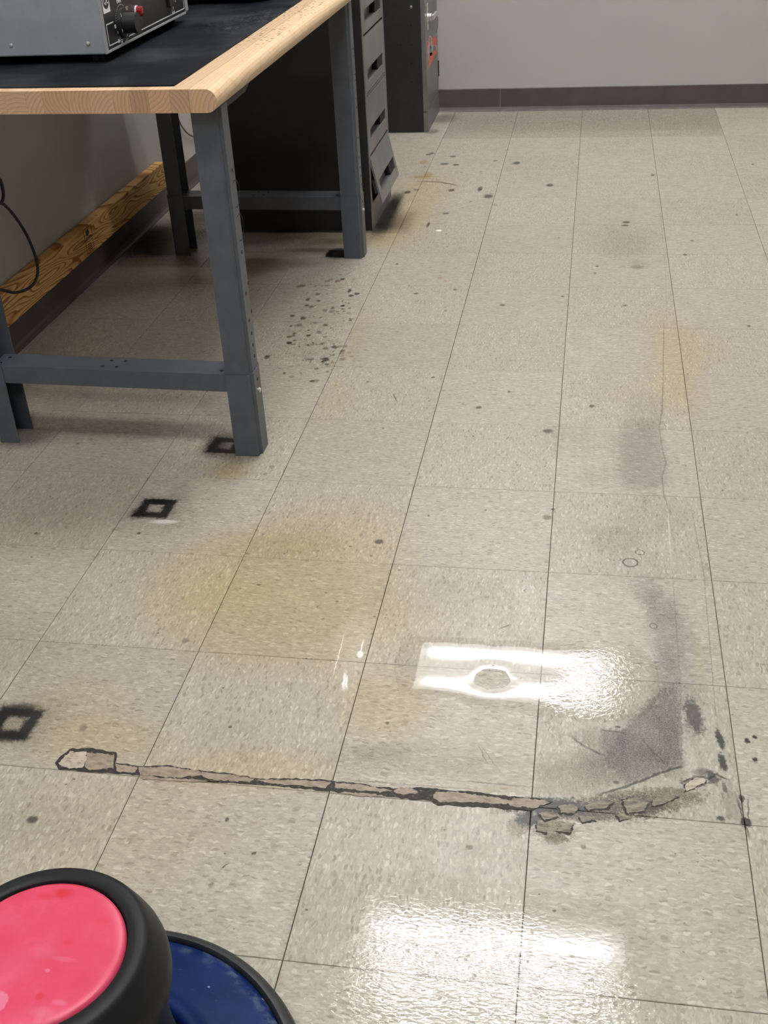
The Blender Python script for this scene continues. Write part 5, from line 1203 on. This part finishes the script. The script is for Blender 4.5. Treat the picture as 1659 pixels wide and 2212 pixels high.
disc('logo_disc', (xp+.0004, .373, .950), (1, 0, 0), .0165, .0003, M['ink_navy'], st, seg=32)
lt = text('logo_letters', 'QL', .020, M['paper'], st, (xp+.0008, .373, .9495), YV, ZV, depth=.0002)
for x in (-1.202, -1.025): disc('screw', (x, Y0+.0005, .872), (0, -1, 0), .0044, .0016, M['steel'], ht, dome=.0022)
for x, y in ((-1.025, .372), (-1.025, .865), (-1.38, .372), (-1.38, .865)):
    bm = bmesh.new(); add_lathe(bm, [(0, ZM+.0003), (.012, ZM+.0003), (.014, Z0+.0005), (0, Z0+.0005)], x, y, 20); from_bm('foot', bm, M['plastic_black'], ht, smooth=True, angle=40)
adopt(ht)
# black apparatus behind
ap = empty('black_apparatus', (-1.08, 1.38, ZM), 'black apparatus at the rear of the bench mat, past the grey heater', 'apparatus')
pts = [(-1.40, 1.17), (-.905, 1.17)]+[(-.905+.06*math.sin(a), 1.23-.06*math.cos(a)) for a in [math.pi/2*k/6 for k in range(1, 7)]]+[(-.845, 1.60), (-1.40, 1.60)]
bm = bmesh.new(); add_prism(bm, pts, 2, .846, 1.08); bmesh.ops.bevel(bm, geom=[e for e in bm.edges if abs(e.verts[0].co.z-e.verts[1].co.z) < .001 and e.verts[0].co.z < .9], offset=.008, segments=2, affect='EDGES')
from_bm('housing', bm, M['panel_black'], ap, smooth=True, angle=40)
disc('screw', (-.962, 1.1705, .868), (0, -1, 0), .0045, .002, M['steel'], ap, dome=.002)
for x, y in ((-.92, 1.24), (-1.34, 1.24), (-.92, 1.54), (-1.34, 1.54)): disc('foot', (x, y, ZM+.0003), (0, 0, 1), .014, .018, M['plastic_black'], ap)
adopt(ap)

# ------------------------------------------------------------------ drawer cabinet
dc = empty('drawer_cabinet', (-.96, 1.96, 0), 'dark grey metal drawer cabinet standing behind the workbench, bottom drawer front hanging loose', 'cabinet')
DX, DB, DY0, DY1, DZ = -.700, -1.232, 1.757, 2.168, 1.06
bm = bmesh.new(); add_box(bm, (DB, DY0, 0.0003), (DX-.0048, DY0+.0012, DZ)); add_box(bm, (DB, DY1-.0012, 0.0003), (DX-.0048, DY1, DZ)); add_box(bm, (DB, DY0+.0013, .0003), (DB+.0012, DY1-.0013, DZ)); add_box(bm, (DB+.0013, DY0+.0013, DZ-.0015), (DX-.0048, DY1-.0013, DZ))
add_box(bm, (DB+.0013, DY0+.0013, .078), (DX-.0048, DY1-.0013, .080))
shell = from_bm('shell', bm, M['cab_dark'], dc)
# front frame: stiles, rails
bm = bmesh.new()
add_box(bm, (DX-.0045, DY0, .092), (DX, DY0+.0165, DZ), .0012); add_box(bm, (DX-.0045, DY1-.016, .092), (DX, DY1, DZ), .0012)
add_box(bm, (DX-.025, DY0+.0167, .4500), (DX-.002, DY1-.0162, .4560)); add_box(bm, (DX-.025, DY0+.0167, .6385), (DX-.009, DY1-.0162, .6435)); add_box(bm, (DX-.025, DY0+.0167, .2505), (DX-.009, DY1-.0162, .2565)); add_box(bm, (DX-.025, DY0+.0167, DZ-.03), (DX-.001, DY1-.0162, DZ))
from_bm('front_frame', bm, M['cab_front'], dc)
bm = bmesh.new(); add_box(bm, (DX-.0045, DY0+.0003, 0.0003), (DX-.001, DY1-.0003, .0915), .0012); from_bm('plinth', bm, M['cab_front'], dc)
def drawer(y0, y1, z0, z1, sy0, sy1, sz0, sz1, tilt=0.):
    t = .006; X = DX-.0005; d = .024
    bm = bmesh.new()
    add_box(bm, (X-t, y0, sz1), (X, y1, z1)); add_box(bm, (X-t, y0, z0), (X, y1, sz0)); add_box(bm, (X-t, y0, sz0+.0001), (X, sy0, sz1-.0001)); add_box(bm, (X-t, sy1, sz0+.0001), (X, y1, sz1-.0001))
    dr = from_bm('drawer', bm, M['cab_front'], dc)
    rb = bmesh.new()   # recessed pull: a shallow tray behind the slot
    add_box(rb, (X-d-.001, sy0-.002, sz0-.002), (X-d, sy1+.002, sz1+.002)); add_box(rb, (X-d+.0001, sy0-.002, sz0-.002), (X-t-.0001, sy0, sz1+.002)); add_box(rb, (X-d+.0001, sy1, sz0-.002), (X-t-.0001, sy1+.002, sz1+.002))
    add_box(rb, (X-d+.0001, sy0+.0001, sz0-.002), (X-t-.0001, sy1-.0001, sz0)); add_box(rb, (X-d+.0001, sy0+.0001, sz1), (X-t-.0001, sy1-.0001, sz1+.002))
    hd = from_bm('handle_recess', rb, M['recess'], dr)
    db = bmesh.new(); add_box(db, (X-d+.0004, sy0+(sy1-sy0)*.70, sz0+.0005), (X-t+.002, sy1-.0003, sz1-.0003)); from_bm('black_end_block', db, M['black_hole'], dr)  # solid black block filling the far end of the recessed pull
    if tilt:
        px, pz = X-t, z1
        Mt = Matrix.Translation((px, 0, pz)) @ Matrix.Rotation(-tilt, 4, 'Y') @ Matrix.Translation((-px, 0, -pz))
        for ob in (dr, hd, dr.children[-1] if len(dr.children) > 1 else hd): pass
        for ob in [dr]+list(dr.children): ob.data.transform(Mt)
    return dr
drawer(1.7755, 2.1505, .6450, .835, 1.806, 2.128, .675, .716)
drawer(1.7755, 2.1505, .4600, .6370, 1.813, 2.118, .490, .531)
drawer(1.7755, 2.1505, .2580, .4460, 1.806, 2.118, .303, .340)
d4 = drawer(1.7755, 2.1505, .0850, .2490, 1.812, 2.125, .118, .160, tilt=.22); d4['label'] = 'drawer front hanging out at the bottom'
drawer(1.7755, 2.1505, .8380, 1.028, 1.806, 2.128, .868, .909)
bx = bmesh.new()
for z0, z1 in ((.085, .235), (.262, .435), (.464, .625), (.65, .82)): add_box(bx, (DB+.03, DY0+.02, z0), (DX-.045, DY1-.02, z1))
from_bm('drawer_box', bx, M['black_hole'], dc, kind='stuff')
adopt(dc)

# ------------------------------------------------------------------ locker
lk = empty('storage_locker', (-.96, 3.37, 0), 'tall charcoal metal locker with chrome handle in the corner by the back wall', 'locker')
LX, LB, LY0, LY1, LZ = -.689, -1.22, 3.167, 3.5815, 1.75
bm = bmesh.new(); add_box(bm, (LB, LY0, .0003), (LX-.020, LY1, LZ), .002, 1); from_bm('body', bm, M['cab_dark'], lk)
bm = bmesh.new(); add_box(bm, (LX-.0199, LY0, .0003), (LX, LY1, .088), .0012); from_bm('plinth', bm, M['cab_front'], lk)
dr = box('door', (LX-.0199, LY0+.0005, .0905), (LX, LY1-.004, LZ-.02), M['cab_front'], lk, .0018, 2)
hp = box('handle_plate', (LX+.0001, 3.222, .425), (LX+.0022, 3.262, .535), M['steel'], dr, .001)
hn = disc('handle_boss', (LX+.0022, 3.242, .478), (1, 0, 0), .017, .018, M['steel'], dr, seg=24)
bm = bmesh.new(); add_box(bm, (LX+.020, 3.232, .466), (LX+.032, 3.345, .490), .005, 3); from_bm('handle_lever', bm, M['steel'], dr, smooth=True, angle=40)
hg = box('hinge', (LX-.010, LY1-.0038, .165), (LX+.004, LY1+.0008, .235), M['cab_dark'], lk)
bm = bmesh.new()
for z, x in ((.457, -.751), (.377, -.754), (.300, -.755), (.221, -.757), (.378, -.800)): add_disc(bm, (x, LY0+.0004, z), (0, -1, 0), .0042 if x > -.79 else .0032, .0007, 12)
from_bm('punched_hole', bm, M['black_hole'], lk, kind='stuff')
disc('rivet', (-.748, LY0+.0004, .532), (0, -1, 0), .006, .003, M['dull_steel'], lk, dome=.002)
# worn sticker on the door: red field, pale torn letters
stk = prism('sticker', [(3.205, .384), (3.255, .377), (3.275, .398), (3.545, .337), (3.548, .283), (3.215, .262)], 0, LX+.0001, LX+.0004, M['sticker_pale'], dr, label='torn red and white warning sticker')
for poly in ([(3.37, .383), (3.545, .340), (3.545, .312), (3.46, .320), (3.40, .338)], [(3.235, .300), (3.26, .292), (3.27, .322), (3.55, .290), (3.55, .280), (3.30, .272), (3.225, .262)], [(3.207, .382), (3.25, .376), (3.255, .366), (3.225, .360), (3.212, .345)], [(3.30, .385), (3.33, .378), (3.335, .335), (3.315, .335)]):
    prism('sticker_print', poly, 0, LX+.0005, LX+.0008, M['sticker_red'], stk)
for poly in ([(3.28, .350), (3.36, .338), (3.37, .300), (3.29, .305)], [(3.40, .330), (3.50, .313), (3.51, .297), (3.42, .305)], [(3.213, .330), (3.228, .335), (3.232, .285), (3.217, .275)]):
    prism('bare_patch', poly, 0, LX+.0005, LX+.0008, M['cab_front'], stk)
tube('wire_loop', [(LX+.027, 3.335, .472), (LX+.030, 3.350, .463), (LX+.029, 3.385, .447), (LX+.022, 3.43, .42), (LX+.015, 3.455, .392), (LX+.010, 3.455, .372), (LX+.008, 3.435, .362)], .0019, M['dull_steel'], dr, label='thin wire loop hanging from the handle')
adopt(lk)

# ------------------------------------------------------------------ pine board, cords
pb = empty('pine_board', (-1.5365, 1.05, .15), 'knotty yellow pine board fixed along the wall above the brown baseboard', 'board')
bm = bmesh.new(); add_box(bm, (-1.5505, .30, .1042), (-1.515, 1.955, .195), .002, 2); off = Vector((-1.5365, 1.05, .15)); bmesh.ops.translate(bm, verts=bm.verts[:], vec=-off)
o = from_bm('plank', bm, M['pine'], pb)
bm = bmesh.new(); X = -1.515+.0002-off.x
def bar(y0, z0, y1, z1): add_box(bm, (X-.0001, y0-off.y, z0-off.z), (X+.0002, y1-off.y, z1-off.z))
y0, y1, z0, z1 = 1.168, 1.232, .152, .190
bar(y0, z0, y1, z0+.0018); bar(y0, z1-.0018, y1, z1); bar(y0, z0+.0019, y0+.0025, z1-.0019); bar(y1-.0025, z0+.0019, y1, z1-.0019)
hexp = [(1.196-off.y+.014*math.cos(a), .174-off.z+.0105*math.sin(a)) for a in [math.pi/3*k for k in range(6)]]; add_prism(bm, hexp, 0, X-.0001, X+.0002)
for k in range(4): bar(1.178+k*.012, .155, 1.186+k*.012, .161)
y0, z0, z1 = 1.17, .112, .147
bar(y0, z0, y0+.002, z1); bar(1.226, z0, 1.228, z1); bar(y0+.0021, z1-.0015, 1.2259, z1)
for k in range(4): bar(1.182, .117+k*.0065, 1.216-k*.003, .1195+k*.0065)
from_bm('grade_stamp', bm, M['stamp'], pb, label='small dark printed stamp', kind='stuff')
pc = tube('power_cord', [(-1.42, .36, .60), (-1.42, .48, .575), (-1.42, .548, .528), (-1.42, .556, .495), (-1.42, .546, .474), (-1.42, .527, .469), (-1.42, .515, .472), (-1.415, .536, .463), (-1.415, .580, .416), (-1.415, .619, .354), (-1.415, .640, .285), (-1.415, .628, .243), (-1.415, .578, .228), (-1.415, .495, .244), (-1.415, .42, .280), (-1.415, .30, .33)], .0042, M['cord'], sub=6)
pc['label'] = 'black power cord drooping in a loop in front of the pine board'; pc['category'] = 'power cord'
tcab = tube('thin_cable', [(-1.545, 2.12, .50), (-1.545, 2.20, .36), (-1.545, 2.243, .300), (-1.545, 2.284, .247), (-1.545, 2.35, .200), (-1.545, 2.431, .170), (-1.545, 2.55, .150), (-1.545, 2.75, .140)], .0032, M['tan_cord'])
tcab['label'] = 'thin tan cable sagging against the wall behind the bench legs'; tcab['category'] = 'cable'

# ------------------------------------------------------------------ stool
SX, SY, SZ = -.466, -1.465, .315
sl = empty('wobble_stool', (SX, SY, 0), 'low stool with pink disc seat, black rubber rim and round navy base', 'stool')
cush = [(.0, SZ-.014), (.0882, SZ-.014), (.0890, SZ-.0045), (.0905, SZ-.0022), (.0980, SZ-.0022), (.1040, SZ-.0030), (.1075, SZ-.0045), (.1100, SZ-.0078), (.1128, SZ-.0130), (.1165, SZ-.0215), (.1205, SZ-.0310), (.1238, SZ-.0400), (.1255, SZ-.0490), (.1255, SZ-.0590), (.1232, SZ-.072), (.1180, SZ-.088), (.1125, SZ-.106), (.1095, SZ-.128), (.1100, SZ-.155), (.1130, SZ-.19), (.1170, SZ-.225), (.1205, .058), (.1205, .045), (0, .045)]
lathe('seat_rim', cush, M['rubber'], sl, 128, angle=60)
lathe('seat_disc', [(0, SZ-.008), (0, SZ-.0025), (.076, SZ-.0025), (.0832, SZ-.0028), (.0862, SZ-.0044), (.0873, SZ-.008)], M['pink'], sl, 128, angle=50)
lathe('base', [(.128, .012), (.128, .056), (.1295, .0620), (.134, .0655), (.139, .0655), (.1445, .0620), (.151, .0565), (.160, .0535), (.185, .0505), (.214, .0465), (.2225, .0430), (.2285, .0375), (.2295, .012), (.128, .012)], M['blue'], sl, 128, angle=50)
lathe('base_rim', [(.2297, .030), (.2300, .0385), (.2335, .0420), (.2400, .0405), (.2460, .0345), (.2500, .0230), (.2520, .0060), (.2500, .0003), (.2297, .0003), (.2297, .030)], M['rim_rubber'], sl, 128, angle=50)

# ------------------------------------------------------------------ residue strip on the floor
def ragged(P, d, j):
    out = []; random.seed(len(P)*7+int(P[0][0]*1e4))
    for i in range(len(P)):
        a, b = Vector(P[i-1]), Vector(P[i]); n = max(1, int((b-a).length/d))
        for k in range(n): out.append(tuple(a+(b-a)*k/n+Vector((random.uniform(-j, j), random.uniform(-j, j)))))
    return out
def stretch(c):
    mx = sum(p[0] for p in c)/len(c); return [(mx+(x-mx)*1.05, y) for x, y in c]
rs = prism('tape_residue', ragged(STRIP, .006, .0016), 2, .0001, .0006, M['dirt']); rs['label'] = 'torn brown tape residue strip with black grime along a tile joint'; rs['category'] = 'tape residue'
for i, c in enumerate(CHIPS):
    if i >= NCH:
        m = sum((Vector(p) for p in c), Vector((0, 0)))/len(c); k = random.uniform(-.0015, .0015)
        prism('grime_patch', ragged([tuple(m+(Vector(p)-m)*1.12+Vector((k, -.0018))) for p in c], .0035, .0018), 2, .0001, .00028, M['dirt'], rs)
    prism('residue_flake', ragged(c if i >= NCH else stretch(c), .0035, .0015), 2, .0003 if i >= NCH else .00065, .0005 if i >= NCH else .00085+.0001*(i % 3), M['chip_pale'] if i in PALE else M['chip_dark'] if i >= NCH else M['chip'], rs)

# ------------------------------------------------------------------ wet films
def inside(x, y, P):
    r = False
    for i in range(len(P)):
        x1, y1 = P[i]; x2, y2 = P[i-1]
        if (y1 > y) != (y2 > y) and x < (x2-x1)*(y-y1)/(y2-y1)+x1: r = not r
    return r
def segd(x, y, P):
    best = 9.
    for i in range(len(P)):
        (x1, y1), (x2, y2) = P[i-1], P[i]; dx, dy = x2-x1, y2-y1; t = max(0, min(1, ((x-x1)*dx+(y-y1)*dy)/(dx*dx+dy*dy+1e-12)))
        best = min(best, math.hypot(x-x1-t*dx, y-y1-t*dy))
    return best
def film(name, outline, holes, mat, h0, width, step, label):
    """a sheet of water that thins out to its edge"""
    from mathutils.geometry import delaunay_2d_cdt
    random.seed(5)
    def dens(P, d):
        out = []
        for i in range(len(P)):
            a, b = Vector(P[i-1]), Vector(P[i]); n = max(1, int((b-a).length/d))
            for k in range(n):
                p = a+(b-a)*k/n; j = .0009
                out.append((p.x+random.uniform(-j, j), p.y+random.uniform(-j, j)))
        return out
    loops = [dens(outline, .006)]+[dens(h, .004) for h in holes]
    vs, es = [], []
    for L in loops:
        b = len(vs); vs += [Vector(p) for p in L]; es += [(b+i, b+(i+1) % len(L)) for i in range(len(L))]
    xs_ = [p[0] for p in outline]; ys_ = [p[1] for p in outline]
    nx, ny = int((max(xs_)-min(xs_))/step), int((max(ys_)-min(ys_))/step)
    for i in range(nx+1):
        for j in range(ny+1):
            x = min(xs_)+i*step+(j % 2)*step*.5; y = min(ys_)+j*step
            if inside(x, y, loops[0]) and not any(inside(x, y, h) for h in loops[1:]) and min(segd(x, y, P) for P in [outline]+holes) > step*.6: vs.append(Vector((x, y)))
    V, E, F, *_ = delaunay_2d_cdt(vs, es, [], 0, 1e-6)
    bm = bmesh.new(); B = []
    for v in V:
        d = min(segd(v.x, v.y, P) for P in [outline]+holes); d = max(0, d-.001)
        B.append(bm.verts.new((v.x, v.y, .0013+h0*(1-math.exp(-d/width)))))
    for f in F:
        c = sum((V[i] for i in f), Vector((0, 0)))/len(f)
        if inside(c.x, c.y, loops[0]) and not any(inside(c.x, c.y, h) for h in loops[1:]): bm.faces.new([B[i] for i in f])
    for v in [v for v in bm.verts if not v.link_faces]: bm.verts.remove(v)
    o = from_bm(name, bm, mat, smooth=True, label=label, category='puddle'); return o
film('puddle', PUDDLE, [ISLAND], M['water'], .0002, .010, .008, 'smooth clear puddle mirroring two tube lights, with one dry patch')
film('wet_film', FILM, [], M['film'], .0002, .02, .02, 'rippled wet film on the floor tiles beside the navy stool base')
